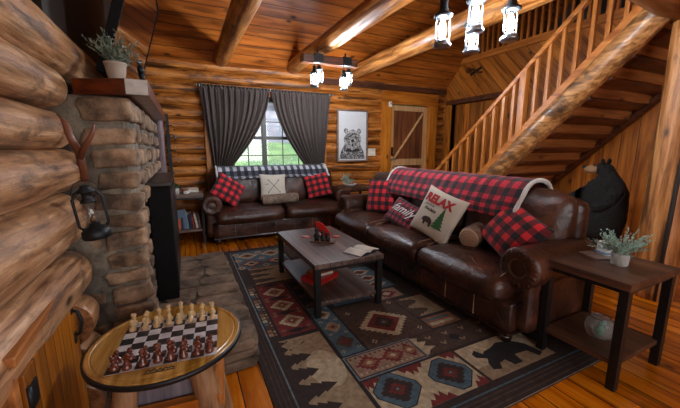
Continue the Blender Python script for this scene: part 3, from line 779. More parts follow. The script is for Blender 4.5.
# ---------------------------------------------------------------- fireplace
fp = thing('fireplace', 'field stone chimney and raised hearth against the log wall', 'fireplace', (0, 0, 0))
cx0, cx1, cy0, cy1 = -.76, -.28, 2.34, 4.3
b = MB(); b.bx(cx0, cx1, cy0, 2.75, 0, 1.8, M['mortar']); b.bx(cx0, cx1, 4.0, cy1, 0, 1.8, M['mortar']); b.bx(cx0, cx1, 2.75, 4.0, 1.15, 1.8, M['mortar']); b.bx(cx0, cx0+.1, 2.75, 4.0, 0, 1.15, M['darkwall'])
b.build('chimney', fp, bevel=.03)
def stone_block(b, c, s, mat, seedv, ax=None, n=8, r=.018):
    def fn(q):
        o = Vector((seedv*3.7, seedv, 1))
        return q*(1+.2*noise.noise(q*8+o)+.1*noise.noise(q*25+o))
    b.rbox(c, s, mat, r=r, n=n, fn=fn, rot=(random.uniform(-.04, .04), random.uniform(-.07, .07), random.uniform(-.05, .05)))
b = MB(); sd = 0
z = .3
rows = [.11, .09, .12, .10, .11, .13, .1, .12, .12, .13, .12, .16]
for h in rows:
    wleft = random.uniform(.18, .3)
    # big corner slab on the front face
    x1 = cx1+.025; x0 = x1-random.uniform(.2, .27)
    stone_block(b, ((x0+x1)/2, cy0+.055, z+h/2), (x1-x0, .17, h*.84), M['stone'], sd); sd += 1
    xx = x0-.03
    while xx > cx0+.05:
        w = random.uniform(.12, .2)
        if random.random() < .35: stone_block(b, (xx-w/2, cy0+.06, z+h/2), (w, .12, h*.75), M['stone'], sd); sd += 1
        xx -= w+.03
    # side face
    yy = cy0+.18
    while yy < cy1:
        w = random.uniform(.1, .24)
        hh = h*random.uniform(.6, .9)
        if not (2.72 < yy+w/2 < 4.02 and z+h/2 < 1.15):
            stone_block(b, (cx1-.03, yy+w/2, z+h/2), (.12, w*.93, hh), M['stone'], sd); sd += 1
        yy += w+.015
    z += h+.008
    if z > 1.72: break
b.build('chimney_stone', fp)
# hearth
hz = .25
b = MB(); b.bx(-.76, .33, 2.1, 4.0, 0, hz-.008, M['hearthgap']); b.build('hearth', fp, bevel=.02)
b = MB()
# irregular flagstones on top
cells = []
random.seed(21)
ys = [2.08]
while ys[-1] < 3.95: ys.append(ys[-1]+random.uniform(.19, .3))
for j in range(len(ys)-1):
    xx = .37; 
    while xx > -.72:
        w = random.uniform(.22, .42)
        y0, y1 = ys[j], min(ys[j+1], 4.03)
        cxm, cym = xx-w/2, (y0+y1)/2
        nn = 9; pts = []
        for k in range(nn):
            a = 2*PI*k/nn+random.uniform(-.15, .15)
            ca, sa = math.cos(a), math.sin(a)
            e = .5
            px = math.copysign(abs(ca)**e, ca)*(w/2+.004); py = math.copysign(abs(sa)**e, sa)*((y1-y0)/2+.002)
            px *= random.uniform(.88, 1.03); py *= random.uniform(.86, 1.03)
            pts.append((cxm+px, cym+py, hz-.035))
        b.poly(pts, M['hearth'], thick=.04+random.uniform(-.004, .006))
        xx -= w
# side stones along the +X face and the near face
for row, (z0, h) in enumerate(((.0, .075), (.08, .06), (.145, .07))):
    yy = 2.08
    while yy < 3.95:
        w = random.uniform(.18, .4); stone_block(b, (.33, yy+w/2, z0+h/2), (.1, w*.96, h), M['hearth'], sd, r=.02); yy += w; sd += 1
    xx = .36
    while xx > -.7:
        w = random.uniform(.18, .35); stone_block(b, (xx-w/2, 2.11, z0+h/2), (w*.96, .1, h), M['hearth'], sd, r=.02); xx -= w; sd += 1
b.build('hearth_stone', fp, bevel=.008)
# mantel
mt = thing('mantel_shelf', 'thick reddish wood mantel beam with a lit end coloured pale on the stone chimney', 'mantel', (0, 0, 1.8))
b = MB()
pl = [(-.54, 2.385), (-.27, 2.256), (-.155, 2.262), (-.155, 4.2), (-.54, 4.2)]
b.poly([(x, y, 0) for x, y in pl], M['mantel'], thick=.09)
b.build('mantel_beam', mt, bevel=.004)
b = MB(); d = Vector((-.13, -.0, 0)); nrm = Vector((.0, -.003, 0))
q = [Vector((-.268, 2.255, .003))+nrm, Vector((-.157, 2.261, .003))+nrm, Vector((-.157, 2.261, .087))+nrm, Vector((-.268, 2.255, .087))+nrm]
b.poly(q, M['mantelpale'], thick=.002, d=nrm.normalized()); b.build('lit_end', mt)
MB().log((-.24, 4.42, .0), (-.24, 4.42, 1.86), .05, M['greypost'], wob=.15).build('x')
o = bpy.data.objects['x']; o.name = 'support_post'; tag(o, 'weathered grey upright post at the far end of the chimney', 'post')

# TV above the mantel (screen faces the room, tilted down)
tv = thing('television', 'large glossy screen tilted down above the mantel, tinted like reflected ceiling boards', 'television', (-.42, 3.42, 1.98), rot=(0, R(17), 0))
MB().bx(-.05, .0, -.78, .78, 0, 1.0, M['blackbox']).build('casing', tv, bevel=.004)
MB().bx(.0, .004, -.765, .765, .015, .985, M['tvscreen']).build('screen', tv)
b = MB()
for y0, y1, z0, z1 in ((-.78, -.765, 0, 1), (.765, .78, 0, 1), (-.78, .78, 0, .015), (-.78, .78, .985, 1)): b.bx(0, .01, y0, y1, z0, z1, M['blackbox'])
b.build('bezel', tv)

# tall dark cabinet on the hearth
cb = thing('fireside_cabinet', 'tall black box cabinet with brown top standing on the stone hearth', 'cabinet', (0, 0, hz+.012))
MB().bx(-.27, -.115, 2.86, 4.0, 0, .945, M['blackbox']).build('body', cb, bevel=.004)
MB().bx(-.285, -.1, 2.84, 4.02, .945, .975, M['blackbrown']).build('top', cb, bevel=.004)
MB().bx(-.115, -.108, 2.9, 3.96, .05, .9, M['blackmetal']).build('door', cb)

# ---------------------------------------------------------------- plants
def sprig_plant(root, c, n, L, mat, up=.5, leaf=.02, name='foliage', spread=1.0, seed=1, leaves=12, droop=.3):
    rnd = random.Random(seed); b = MB(); c = Vector(c)
    for i in range(n):
        a = rnd.uniform(0, 2*PI); el = rnd.uniform(.1, 1.)**.7*PI/2*up*1.3
        d = Vector((math.cos(a)*math.cos(el)*spread, math.sin(a)*math.cos(el)*spread, math.sin(el)+.15)).normalized()
        l = L*rnd.uniform(.65, 1.1); pts = []
        for k in range(6):
            t = k/5; pts.append(c+d*l*t+Vector((0, 0, -droop*l*t*t*(1-d.z))))
        b.tube(pts, [.002*(1.2-k/5) for k in range(6)], mat, seg=4)
        for k in range(leaves):
            t = .25+.75*(k+1)/leaves; i0 = min(4, int(t*5)); p = pts[i0].lerp(pts[i0+1], t*5-i0) if i0 < 5 else pts[-1]
            dirv = Vector((rnd.uniform(-1, 1), rnd.uniform(-1, 1), rnd.uniform(-.4, 1))).normalized()
            dirv = (dirv+d*.9).normalized(); sd = dirv.cross(Vector((rnd.uniform(-1, 1), rnd.uniform(-1, 1), 1))).normalized()
            ll = leaf*rnd.uniform(.7, 1.3)*(1.15-t*.5); wv = sd*ll*.27
            b.poly([p, p+dirv*ll*.5+wv, p+dirv*ll, p+dirv*ll*.5-wv], mat)
    return b.build(name, root, fixn=False)
pl_ = thing('potted_plant', 'dusty grey green bushy plant in a clay pot on the mantel', 'plant', (-.33, 2.45, 1.892))
MB().lathe([(.04, 0), (.052, .06), (.058, .11), (.062, .115), (.06, .1), (.05, .095), (0, .09)], (0, 0, 0), M['pot']).build('pot', pl_)
sprig_plant(pl_, (0, 0, .1), 46, .19, M['leafgrey'], up=.62, leaf=.028, seed=3, leaves=14)
o = thing('iron_ornament', 'little black iron bird ornament on the mantel beside the plant', 'ornament', (-.22, 2.7, 1.892))
MB().lathe([(.03, 0), (.03, .01), (.008, .02), (.008, .1), (0, .1)], (0, 0, 0), M['iron']).build('stand', o)
MB().sphere((0, 0, .14), .032, M['iron'], scale=(.7, 1.3, .9), rot=(.5, 0, 0)).tube([(0, .02, .12), (0, .08, .05), (0, .09, .0)], [.02, .014, .006], M['iron']).sphere((0, -.045, .175), .018, M['steel']).build('bird', o)

# antler hook + lantern
ah = thing('antler_hook', 'forked reddish branch hook fixed to the log ends beside the chimney', 'hook', (-.47, 2.08, 1.33))
b = MB()
b.tube([(0, 0, 0), (.0, -.02, .1), (.0, -.04, .17)], [.017, .019, .02], M['antler'], wob=.1)
b.tube([(0, -.04, .15), (-.02, -.06, .22), (-.04, -.05, .29), (-.07, -.02, .33)], [.018, .017, .014, .005], M['antler'], wob=.1)
b.tube([(0, -.04, .12), (.04, -.07, .19), (.075, -.09, .24), (.085, -.09, .29)], [.016, .014, .011, .004], M['antler'], wob=.1)
b.build('forked_branch', ah)
ln = thing('oil_lantern', 'dusty black railroad oil lantern hanging from the branch hook', 'lantern', (-.40, 1.9, 1.0), rot=(0, R(-6), R(20))); ln.scale = (.76, .76, .84); ln.location = (-.415, 1.93, 1.06)
im = M['iron']
MB().lathe([(.078, 0), (.082, .015), (.08, .045), (.06, .065), (.035, .075), (.03, .09), (0, .09)], (0, 0, 0), im).build('fuel_tank', ln)
MB().lathe([(.034, .09), (.05, .12), (.052, .16), (.04, .2), (.032, .215)], (0, 0, 0), M['lampglass']).build('glass_globe', ln)
MB().lathe([(.045, .215), (.042, .23), (.03, .24), (.03, .27), (.05, .275), (.05, .285), (.028, .3), (.028, .315), (0, .32)], (0, 0, 0), im).build('chimney_cap', ln)
for s in (-1, 1): MB().tube([(s*.05, 0, .05), (s*.078, 0, .08), (s*.078, 0, .24), (s*.055, 0, .27), (s*.03, 0, .285)], .009, im).build('side_tube', ln)
MB().tube([(-.075, 0, .23)]+[(.08*math.cos(PI-PI*k/8)*.95, 0, .27+.075*math.sin(PI*k/8)) for k in range(9)]+[(.075, 0, .23)], .0025, im, seg=5).build('bail_handle', ln)
MB().lathe([(.015, .09), (.015, .12), (.004, .13), (.004, .14)], (0, 0, 0), M['brass']).build('burner', ln)

# ---------------------------------------------------------------- log cabinet lower left
wc = thing('wood_box_cabinet', 'orange pine plank cabinet with a door built into the log wall, lower left', 'cabinet', (0, 0, 0))
wc.location = (-.512, 1.2, 0); wc.rotation_euler = (0, 0, R(3.6))
ch = .886; cl = .77
MB().bx(-.3, -.02, .02, cl-.02, 0, ch-.036, M['boxrim']).build('body', wc)
MB().bx(-.3, .015, 0, cl, ch-.036, ch, M['boxrim']).build('top', wc, bevel=.006)
b = MB(); b.bx(-.02, 0, 0, .04, 0, ch-.036, M['boxrim']); b.bx(-.02, 0, cl-.04, cl, 0, ch-.036, M['boxrim']); b.bx(-.02, 0, 0, cl, ch-.085, ch-.036, M['boxrim']); b.build('face_frame', wc, bevel=.003)
d = MB().bx(-.015, .012, .045, cl-.045, .03, ch-.09, M['doorbox']).build('door', wc, bevel=.004)
hy = .655
MB().tube([(.01, hy, .73), (.035, hy, .72), (.045, hy, .665), (.035, hy, .61), (.01, hy, .60)], .008, M['iron']).box((.014, hy, .74), (.006, .03, .05), M['iron']).box((.014, hy, .59), (.006, .03, .05), M['iron']).build('handle', d)
for z in (.7, .16): MB().box((.015, .09, z), (.006, .06, .08), M['iron']).tube([(.016, .05, z-.05), (.016, .05, z+.05)], .008, M['iron']).build('hinge', d)

# ---------------------------------------------------------------- chess table
ct = thing('chess_table', 'round golden wood table with dark metal rim, printed chessboard and log legs', 'table', (-.12, 1.52, 0), rz=R(-6))
tz = .67
MB().lathe([(0, tz-.022), (.29, tz-.022), (.302, tz-.018), (.302, tz-.003), (.297, tz), (.285, tz), (.281, tz-.003), (.277, tz), (0, tz)], (0, 0, 0), M['ptop'], seg=64, smooth=False).build('tabletop', ct)
MB().lathe([(.3025, tz-.022), (.311, tz-.022), (.311, tz-.004), (.3025, tz-.004)], (0, 0, 0), M['blackmetal'], seg=64).build('metal_rim', ct)
BX0, BY0 = -.185, -.206
b = MB()
b.bx(BX0, BX0+.39, BY0, BY0+.384, tz, tz+.0012, M['csqw'])
sx_, sy_ = .39/8, .384/8
for i in range(8):
    for j in range(8):
        if (i+j) % 2 == 0: b.bx(BX0+i*sx_, BX0+(i+1)*sx_, BY0+j*sy_, BY0+(j+1)*sy_, tz+.0012, tz+.0018, M['csqb'])
b.build('chessboard', ct)
b = MB()
for k in range(5): b.tube([(-.045+.02*k, -.239+.003*math.sin(k*2), tz+.001), (-.035+.02*k, -.224+.003*math.cos(k), tz+.001), (-.028+.02*k, -.238, tz+.001)], .0022, M['blackp'], seg=5)
b.bar((-.05, -.246, tz+.001), (.055, -.245, tz+.001), .004, .001, M['blackp'])
b.build('painted_mark', ct)
for (x, y, dx, dy, rr) in ((-.17, .12, -.05, .04, .045), (.17, .12, .05, .04, .045), (.15, -.13, .07, -.04, .05), (-.17, -.13, -.05, -.05, .045)):
    MB().log((x+dx, y+dy, 0), (x*.8, y*.8, tz-.03), rr, M['palewood'], wob=.08, step=.06).build('leg', ct)
MB().bx(-.17, .12, -.1, .12, .1, tz-.032, M['greyslat']).build('base_box', ct, bevel=.006)
b = MB(); b.bar((-.2, -.14, .42), (.2, -.14, .42), .04, .05, M['boardX']); b.bar((.2, -.14, .4), (.2, .14, .4), .04, .05, M['boardY']); b.bar((-.2, -.14, .4), (-.2, .14, .4), .04, .05, M['boardY']); b.build('stretcher', ct)

# pieces
def body_prof(h, r, head):
    p = [(r, 0), (r, .004), (r*.95, .008), (r*.8, .011), (r*.62, .018), (r*.42, h*.4), (r*.36, h*.58), (r*.62, h*.62), (r*.62, h*.65), (r*.38, h*.67)]
    return p+[(a*r, b*h) for a, b in head]
def make_piece(kind, mat, name, label, group):
    h = {'pawn': .042, 'rook': .046, 'knight': .052, 'bishop': .057, 'queen': .064, 'king': .072}[kind]
    r = .0155 if kind != 'pawn' else .0135
    b = MB()
    if kind == 'pawn': head = [(.5, .74), (.62, .84), (.5, .95), (0, 1.)]
    elif kind == 'rook': head = [(.5, .72), (.62, .78), (.68, 1.), (.45, 1.), (.45, .9), (0, .9)]
    elif kind == 'bishop': head = [(.5, .74), (.62, .82), (.4, .92), (.1, .97), (.16, .99), (0, 1.)]
    elif kind == 'queen': head = [(.42, .78), (.66, .92), (.45, .93), (.2, .97), (0, 1.)]
    elif kind == 'king': head = [(.42, .76), (.64, .88), (.3, .91), (0, .92)]
    else: head = [(0, .68)]
    b.lathe(body_prof(h, r, head), (0, 0, 0), mat, seg=14)
    if kind == 'king': b.box((0, 0, h*.96), (.003, .003, h*.1), mat).box((0, 0, h*.97), (.009, .003, .003), mat)
    if kind == 'knight':
        b.poly([(-.0, -.004, h*.6), (-.011, -.004, h*.62), (-.008, -.004, h*.8), (-.001, -.004, h*.96), (.004, -.004, h), (.006, -.004, h*.93), (.014, -.004, h*.8), (.012, -.004, h*.74), (.004, -.004, h*.77), (.008, -.004, h*.62)], mat, thick=.008, d=(0, 1, 0))
    o = b.build(name, bevel=0)
    return tag(o, label, 'chess piece', group)
order = ['rook', 'knight', 'bishop', 'queen', 'king', 'bishop', 'knight', 'rook']
ctm = Matrix.Translation((-.12, 1.52, 0)) @ Matrix.Rotation(R(-6), 4, 'Z')
protos = {}
side = ['at its left edge', 'second from the left', 'third from the left', 'just left of the middle', 'just right of the middle', 'third from the right', 'second from the right', 'at its right edge']
for colr, mat, back, pawn, where in (('pale', M['cw'], 7, 6, 'far side of board'), ('dark red', M['cb'], 0, 1, 'near side of board')):
    for i in range(8):
        for row, kind in ((back, order[i]), (pawn, 'pawn')):
            lab = '%s chess %s on %s, %s' % (colr, kind, where, side[i])
            key = (colr, kind)
            if key not in protos: protos[key] = o = make_piece(kind, mat, 'chess_'+kind, lab, '%s chess pieces on the round table' % colr)
            else:
                o = protos[key].copy(); COL.objects.link(o); o['label'] = lab
            p = ctm @ Vector((BX0+(i+.5)*sx_+random.uniform(-.004, .004), BY0+(row+.5)*sy_+random.uniform(-.004, .004), tz+.0018))
            o.location = p; o.scale = (1.12, 1.12, 1.22); o.rotation_euler = (0, 0, R(-6)+(random.uniform(-.5, .5) if kind != 'knight' else (.6 if colr == 'pale' else -.3)))

# ---------------------------------------------------------------- tables
def metal_table(name, label, x0, x1, y0, y1, zt, shelf, wood_m, tt=.045, leg=.045, inset=.02, splay=0.):
    cx, cy = (x0+x1)/2, (y0+y1)/2
    t = thing(name, label, 'table', (cx, cy, 0)); hx, hy = (x1-x0)/2, (y1-y0)/2
    MB().bx(-hx, hx, -hy, hy, zt-tt, zt, wood_m).build('tabletop', t, bevel=.004)
    for a in (-1, 1):
        for c in (-1, 1):
            MB().bx(a*(hx-inset)-leg/2, a*(hx-inset)+leg/2, c*(hy-inset)-leg/2, c*(hy-inset)+leg/2, 0, zt-tt, M['blackmetal']).build('leg', t, bevel=.003)
    b = MB()
    for a in (-1, 1): b.bx(a*(hx-inset)-.01, a*(hx-inset)+.01, -hy+inset, hy-inset, zt-tt-.03, zt-tt, M['blackmetal']); b.bx(-hx+inset, hx-inset, a*(hy-inset)-.01, a*(hy-inset)+.01, zt-tt-.03, zt-tt, M['blackmetal'])
    b.build('apron', t)
    if shelf: MB().bx(-hx+.03, hx-.03, -hy+.03, hy-.03, shelf-.035, shelf, wood_m).build('shelf', t, bevel=.004)
    return t
rz_ = .012
metal_table('coffee_table', 'low coffee table with grey plank top, black metal legs and lower shelf', .94, 1.64, 2.45, 3.7, .5, .13, M['greywood'], leg=.055, inset=.035)
metal_table('end_table', 'brown plank end table with black metal legs at the near end of the sofa', 2.29, 2.92, .85, 1.37, .716, .19, M['brownwood'], leg=.05, inset=.035, tt=.05)
metal_table('side_table', 'small side table with black legs and book shelf between cabinet and loveseat', -.22, .235, 5.38, 5.85, .8, .24, M['greytop'], leg=.04, inset=.025, tt=.05)
metal_table('corner_table', 'dark side table with black legs below the bear picture', 2.7, 3.32, 5.32, 5.88, .76, None, M['brownwood'], leg=.045, inset=.04, tt=.05)
for nm in ('coffee_table', 'end_table'):
    bpy.data.objects[nm].location.z = rz_ if nm == 'coffee_table' else 0

# ---------------------------------------------------------------- rug
rg = MB()
def solid(name, c): return plain('rug_'+name, c, rough=.95, bump=.8, bscale=220, var=.28, vscale=26)
K = dict(dark=solid('dark_brown', (.035, .022, .018)), brown=solid('brown', (.075, .043, .03)), tan=solid('tan', (.33, .235, .14)), cream=solid('cream', (.5, .4, .26)),
         red=solid('red', (.17, .022, .018)), blue=solid('blue', (.07, .125, .16)), lblue=solid('light_blue', (.17, .22, .26)), rust=solid('rust', (.28, .12, .06)), black=solid('black', (.014, .012, .014)), pink=solid('dusty_pink', (.3, .19, .13)))
RX0, RX1, RY0, RY1 = .375, 2.95, 1.06, 4.78
rg.bx(RX0, RX1, RY0, RY1, .001, .010, K['dark'])
ZL = [.0105]
def rp(pts, m, lvl): rg.poly([(x, y, .0102+.0006*lvl) for x, y in pts], K[m])
def rr(x0, x1, y0, y1, m, lvl): rp([(x0, y0), (x1, y0), (x1, y1), (x0, y1)], m, lvl)
def sdia(cx, cy, rx, ry, m, lvl, n=4):   # stepped diamond
    pts = []
    for s, (ux, uy) in enumerate(((1, 1), (-1, 1), (-1, -1), (1, -1))):
        seq = []
        for k in range(n):
            t0, t1 = k/n, (k+1)/n
            a = (rx*(1-t0), ry*(t0+.5/n)); c = (rx*(1-t1), ry*(t0+.5/n))
            seq += [a, c]
        if s % 2: seq = seq[::-1]
        pts += [(cx+ux*x, cy+uy*y) for x, y in seq]
    out = []
    for p in pts:
        if not out or (abs(out[-1][0]-p[0])+abs(out[-1][1]-p[1])) > 1e-5: out.append(p)
    rp(out, m, lvl)
def saw(cx, cy, rx, ry, m, lvl, n=5, tooth=.02):   # saw edged diamond
    pts = []
    cs = [(rx, 0), (0, ry), (-rx, 0), (0, -ry)]
    for i in range(4):
        x0, y0 = cs[i]; x1, y1 = cs[(i+1) % 4]
        for k in range(n):
            t = k/n; t2 = (k+.5)/n
            L = math.hypot(x1-x0, y1-y0); nx, ny = (y1-y0)/L, -(x1-x0)/L
            pts.append((cx+x0+(x1-x0)*t, cy+y0+(y1-y0)*t))
            # tooth points sideways
            pts.append((cx+x0+(x1-x0)*t2+math.copysign(tooth, nx), cy+y0+(y1-y0)*t2))
    rp(pts, m, lvl)
def hook4(cx, cy, s, m, lvl):
    for a, c in ((1, 0), (-1, 0), (0, 1), (0, -1)): rr(cx+a*s-s*.42, cx+a*s+s*.42, cy+c*s-s*.42, cy+c*s+s*.42, m, lvl)
def star(cx, cy, r, m, lvl, n=8, q=.55):
    rp([(cx+(r if k % 2 == 0 else r*q)*math.cos(PI*k/n), cy+(r if k % 2 == 0 else r*q)*math.sin(PI*k/n)) for k in range(2*n)], m, lvl)
def hexa(cx, cy, r, m, lvl):
    rp([(cx+r, cy-.3*r), (cx+r, cy+.1*r), (cx+.25*r, cy+r), (cx-.2*r, cy+r), (cx-r, cy+.3*r), (cx-r, cy-.1*r), (cx-.25*r, cy-r), (cx+.2*r, cy-r)], m, lvl)
def trees(x0, y0, y1, reach, m, lvl, n, flip=1, seed=0):
    """silhouette of pines growing along +x (flip=1) from the edge x0"""
    rnd = random.Random(seed); pts = [(x0, y0)]
    dy = (y1-y0)/n
    for k in range(n):
        yc = y0+dy*(k+.5); h = reach*rnd.uniform(.55, 1.)
        for t, w in ((.15, 1.), (.4, .55), (.42, .8), (.65, .4), (.66, .6), (1., .0)):
            pts.append((x0+flip*h*t, yc-dy*.5*w))
        for t, w in ((.66, .6), (.65, .4), (.42, .8), (.4, .55), (.15, 1.)):
            pts.append((x0+flip*h*t, yc+dy*.5*w))
    pts.append((x0, y1)); rp(pts, m, lvl)
# border lines
for a in (.115,):
    x0, x1, y0, y1 = RX0+a, RX1-a, RY0+a, RY1-a
    w = .012
    rr(x0, x0+w, y0, y1, 'lblue', 1); rr(x1-w, x1, y0, y1, 'lblue', 1); rr(x0, x1, y1-w, y1, 'lblue', 1)
rr(RX0+.1, RX1-.1, RY0+.13, RY0+.142, 'blue', 1)
rr(RX0, RX1, RY0, RY0+.006, 'tan', 1)
for x in (RX0+.03, RX0+.06, RX0+.085): rr(x, x+.008, RY0+.02, RY1-.02, 'brown', 1)
for y in (RY0+.03, RY0+.07, RY0+.1): rr(RX0, RX1, y, y+.012, 'brown', 1)
# left border multicoloured strip beside the red panel
y = 2.36
k = 0
while y < 3.36: rr(.515, .552, y, y+.045, ('tan', 'rust', 'brown', 'blue', 'cream')[k % 5], 1); y += .058; k += 1
y = 2.36; k = 0
while y < 3.36: rr(.56, .578, y, y+.03, ('rust', 'tan', 'brown')[k % 3], 1); y += .05; k += 1
# col 1 : top blue patch
rr(.53, 1.2, 3.95, 4.62, 'lblue', 1); rr(.545, 1.185, 3.965, 4.605, 'blue', 2)
for cx_ in (.7, 1.03):
    for cy_, c1, c2 in ((4.45, 'cream', 'rust'), (4.12, 'red', 'cream')):
        sdia(cx_, cy_, .15, .14, c1, 3); sdia(cx_, cy_, .1, .09, c2, 4); sdia(cx_, cy_, .05, .045, 'dark', 5)
for cx_ in (.56, .865, 1.16):
    for cy_ in (4.28, 4.55, 4.0): sdia(cx_, cy_, .05, .06, 'cream', 3, 3); sdia(cx_, cy_, .025, .03, 'red', 4, 2)
# tan tree panel
rr(.53, 1.2, 3.42, 3.93, 'tan', 1); trees(.53, 3.44, 3.9, .55, 'brown', 2, 3, 1, 4); rr(.53, .62, 3.42, 3.93, 'dark', 3)
# red panel
rr(.585, .915, 2.3, 3.39, 'black', 1); rr(.6, .9, 2.32, 3.37, 'red', 2)
for cy_ in (3.15, 2.84, 2.53):
    saw(.75, cy_, .11, .11, 'cream', 3, 4, .018); sdia(.75, cy_, .075, .07, 'rust', 4); sdia(.75, cy_, .04, .04, 'red', 5, 3); sdia(.75, cy_, .015, .02, 'cream', 6, 2)
    for a in (-.11, .11):
        for c in (-.13, .13): hook4(.75+a, cy_+c, .014, 'tan', 3)
for cy_ in (3.33, 3.0, 2.69, 2.37): sdia(.75, cy_, .1, .035, 'black', 3, 3)
# tan tree panel with moon
rr(.51, .92, 1.24, 2.29, 'black', 1); rr(.54, .9, 1.26, 2.27, 'tan', 2)
rp([(.78+.125*math.cos(2*PI*k/30), 1.84+.2*math.sin(2*PI*k/30)) for k in range(30)], 'cream', 3)
trees(.51, 1.25, 2.27, .29, 'dark', 4, 6, 1, 11)
rp([(.56, 2.2), (.63, 2.24), (.74, 2.2), (.66, 2.12), (.6, 2.14)], 'tan', 5)
rr(.5, .56, 1.25, 2.3, 'dark', 5)
# blue panel
rr(.92, 1.14, 1.88, 2.68, 'black', 1); rr(.932, 1.128, 1.89, 2.67, 'blue', 2)
for i_, cy_ in enumerate((2.5, 2.28, 2.05)):
    if i_ != 2: saw(1.03, cy_, .07, .08, 'cream' if i_ == 0 else 'tan', 3, 3, .015); sdia(1.03, cy_, .045, .05, 'rust', 4, 3); sdia(1.03, cy_, .02, .02, 'dark', 5, 2)
    else: saw(1.03, cy_, .075, .085, 'brown', 3, 3, .015); sdia(1.03, cy_, .035, .035, 'red', 5, 3)
for cx_, cy_ in ((.965, 2.18), (1.1, 2.17), (.965, 1.94), (1.1, 1.95), (1.1, 2.38), (.965, 2.39), (1.1, 2.6)): hook4(cx_, cy_, .012, 'cream', 3)
rr(.92, 1.14, 2.7, 3.4, 'brown', 1); trees(.93, 2.72, 3.36, .18, 'black', 2, 3, 1, 9)
# large brown panel with diamond
rr(1.15, 1.76, 1.88, 2.55, 'brown', 1)
saw(1.46, 2.16, .225, .215, 'cream', 2, 7, .03); saw(1.46, 2.16, .17, .16, 'red', 3, 6, .004); sdia(1.46, 2.16, .1, .1, 'dark', 4, 4); sdia(1.46, 2.16, .055, .055, 'brown', 5, 3); sdia(1.46, 2.16, .02, .02, 'lblue', 6, 2)
for cx_, cy_ in ((1.24, 2.42), (1.24, 1.95), (1.69, 1.96), (1.7, 2.44)): hook4(cx_, cy_, .017, 'cream', 2)
# tan strip
rr(.92, 1.5, 1.62, 1.875, 'lblue', 1); rr(.93, 1.49, 1.63, 1.865, 'dark', 2); rr(.94, 1.48, 1.64, 1.855, 'pink', 3)
for cx_ in (1.07, 1.27, 1.42): sdia(cx_, 1.748, .1 if cx_ < 1.4 else .06, .085, 'red', 4, 4); sdia(cx_, 1.748, .06, .05, 'rust', 5, 3); sdia(cx_, 1.748, .025, .022, 'cream', 6, 2)
for k in range(13): rr(.955+.041*k, .968+.041*k, 1.655, 1.672, 'cream', 4); rr(.955+.041*k, .968+.041*k, 1.822, 1.84, 'dark', 4)
# cream panel with blue medallions
rr(.92, 1.69, 1.24, 1.61, 'dark', 1); rr(.93, 1.68, 1.25, 1.6, 'cream', 2)
for cx_, cy_ in ((1.51, 1.425), (1.10, 1.455)):
    hexa(cx_, cy_, .155, 'black', 3); hexa(cx_, cy_, .147, 'blue', 4); saw(cx_, cy_, .11, .11, 'dark', 5, 4, .02); sdia(cx_, cy_, .06, .06, 'red', 6, 3); sdia(cx_, cy_, .03, .03, 'brown', 7, 3); sdia(cx_, cy_, .01, .01, 'lblue', 8, 2)
for cx_, y_, s_ in ((1.3, 1.6, -1), (1.3, 1.25, 1), (.95, 1.6, -1), (1.66, 1.6, -1), (1.67, 1.25, 1), (.95, 1.25, 1)):
    rp([(max(.93, cx_-.1), y_), (max(.93, cx_-.07), y_+s_*.05), (max(.932, cx_-.045), y_+s_*.03), (max(.934, cx_-.02), y_+s_*.085), (cx_+.0, y_+s_*.05), (min(1.676, cx_+.02), y_+s_*.085), (min(1.677, cx_+.045), y_+s_*.03), (min(1.679, cx_+.07), y_+s_*.05), (min(1.68, cx_+.1), y_)], 'red', 3)
# bear panel
rr(1.69, 2.38, 1.24, 1.6, 'dark', 1); rr(1.705, 2.37, 1.25, 1.59, 'tan', 2); rr(1.705, 2.37, 1.37, 1.59, 'cream', 3)
rp([(1.79, 1.5), (1.84, 1.53), (1.87, 1.47), (1.9, 1.49), (1.98, 1.5), (2.07, 1.53), (2.2, 1.5), (2.27, 1.42), (2.29, 1.3), (2.23, 1.28), (2.2, 1.36), (2.08, 1.37), (2.06, 1.29), (1.98, 1.29), (1.96, 1.36), (1.9, 1.35), (1.86, 1.3), (1.8, 1.32), (1.82, 1.38), (1.86, 1.42), (1.79, 1.46)], 'black', 4)
# brown panels with trees right of the big diamond and near the sofa
rr(1.5, 2.4, 1.62, 1.87, 'brown', 1)
rp([(1.5, 1.86), (1.56, 1.84), (1.53, 1.8), (1.6, 1.78), (1.55, 1.74), (1.63, 1.7), (1.56, 1.68), (1.52, 1.64), (1.5, 1.64)], 'cream', 2)
for cx_, cy_ in ((1.65, 1.8), (1.72, 1.7), (1.82, 1.8), (1.9, 1.68), (2.0, 1.8), (2.1, 1.7), (2.2, 1.8)): rp([(cx_-.03, cy_+.02), (cx_, cy_-.02), (cx_+.03, cy_+.02), (cx_+.018, cy_+.024), (cx_, cy_), (cx_-.018, cy_+.024)], 'tan', 2); 
sdia(1.85, 1.73, .05, .05, 'black', 2, 3)
rr(1.78, 2.1, 2.1, 2.45, 'tan', 1); trees(1.78, 2.1, 2.45, .2, 'brown', 2, 2, 1, 2)
rr(1.78, 2.1, 1.9, 2.06, 'rust', 1); rr(1.8, 2.05, 1.93, 1.97, 'cream', 2); rr(1.8, 2.05, 2.0, 2.03, 'blue', 2)
rr(1.62, 1.95, 2.5, 2.73, 'dark', 1); rr(1.635, 1.94, 2.515, 2.715, 'pink', 2); sdia(1.79, 2.61, .12, .085, 'red', 3); sdia(1.79, 2.61, .05, .04, 'cream', 4, 3)
rr(1.2, 1.6, 2.6, 3.4, 'blue', 1); 
for cy_ in (2.8, 3.1): sdia(1.35, cy_, .12, .1, 'cream', 2); sdia(1.35, cy_, .07, .06, 'rust', 3)
rr(1.64, 2.0, 2.76, 3.4, 'blue', 1)
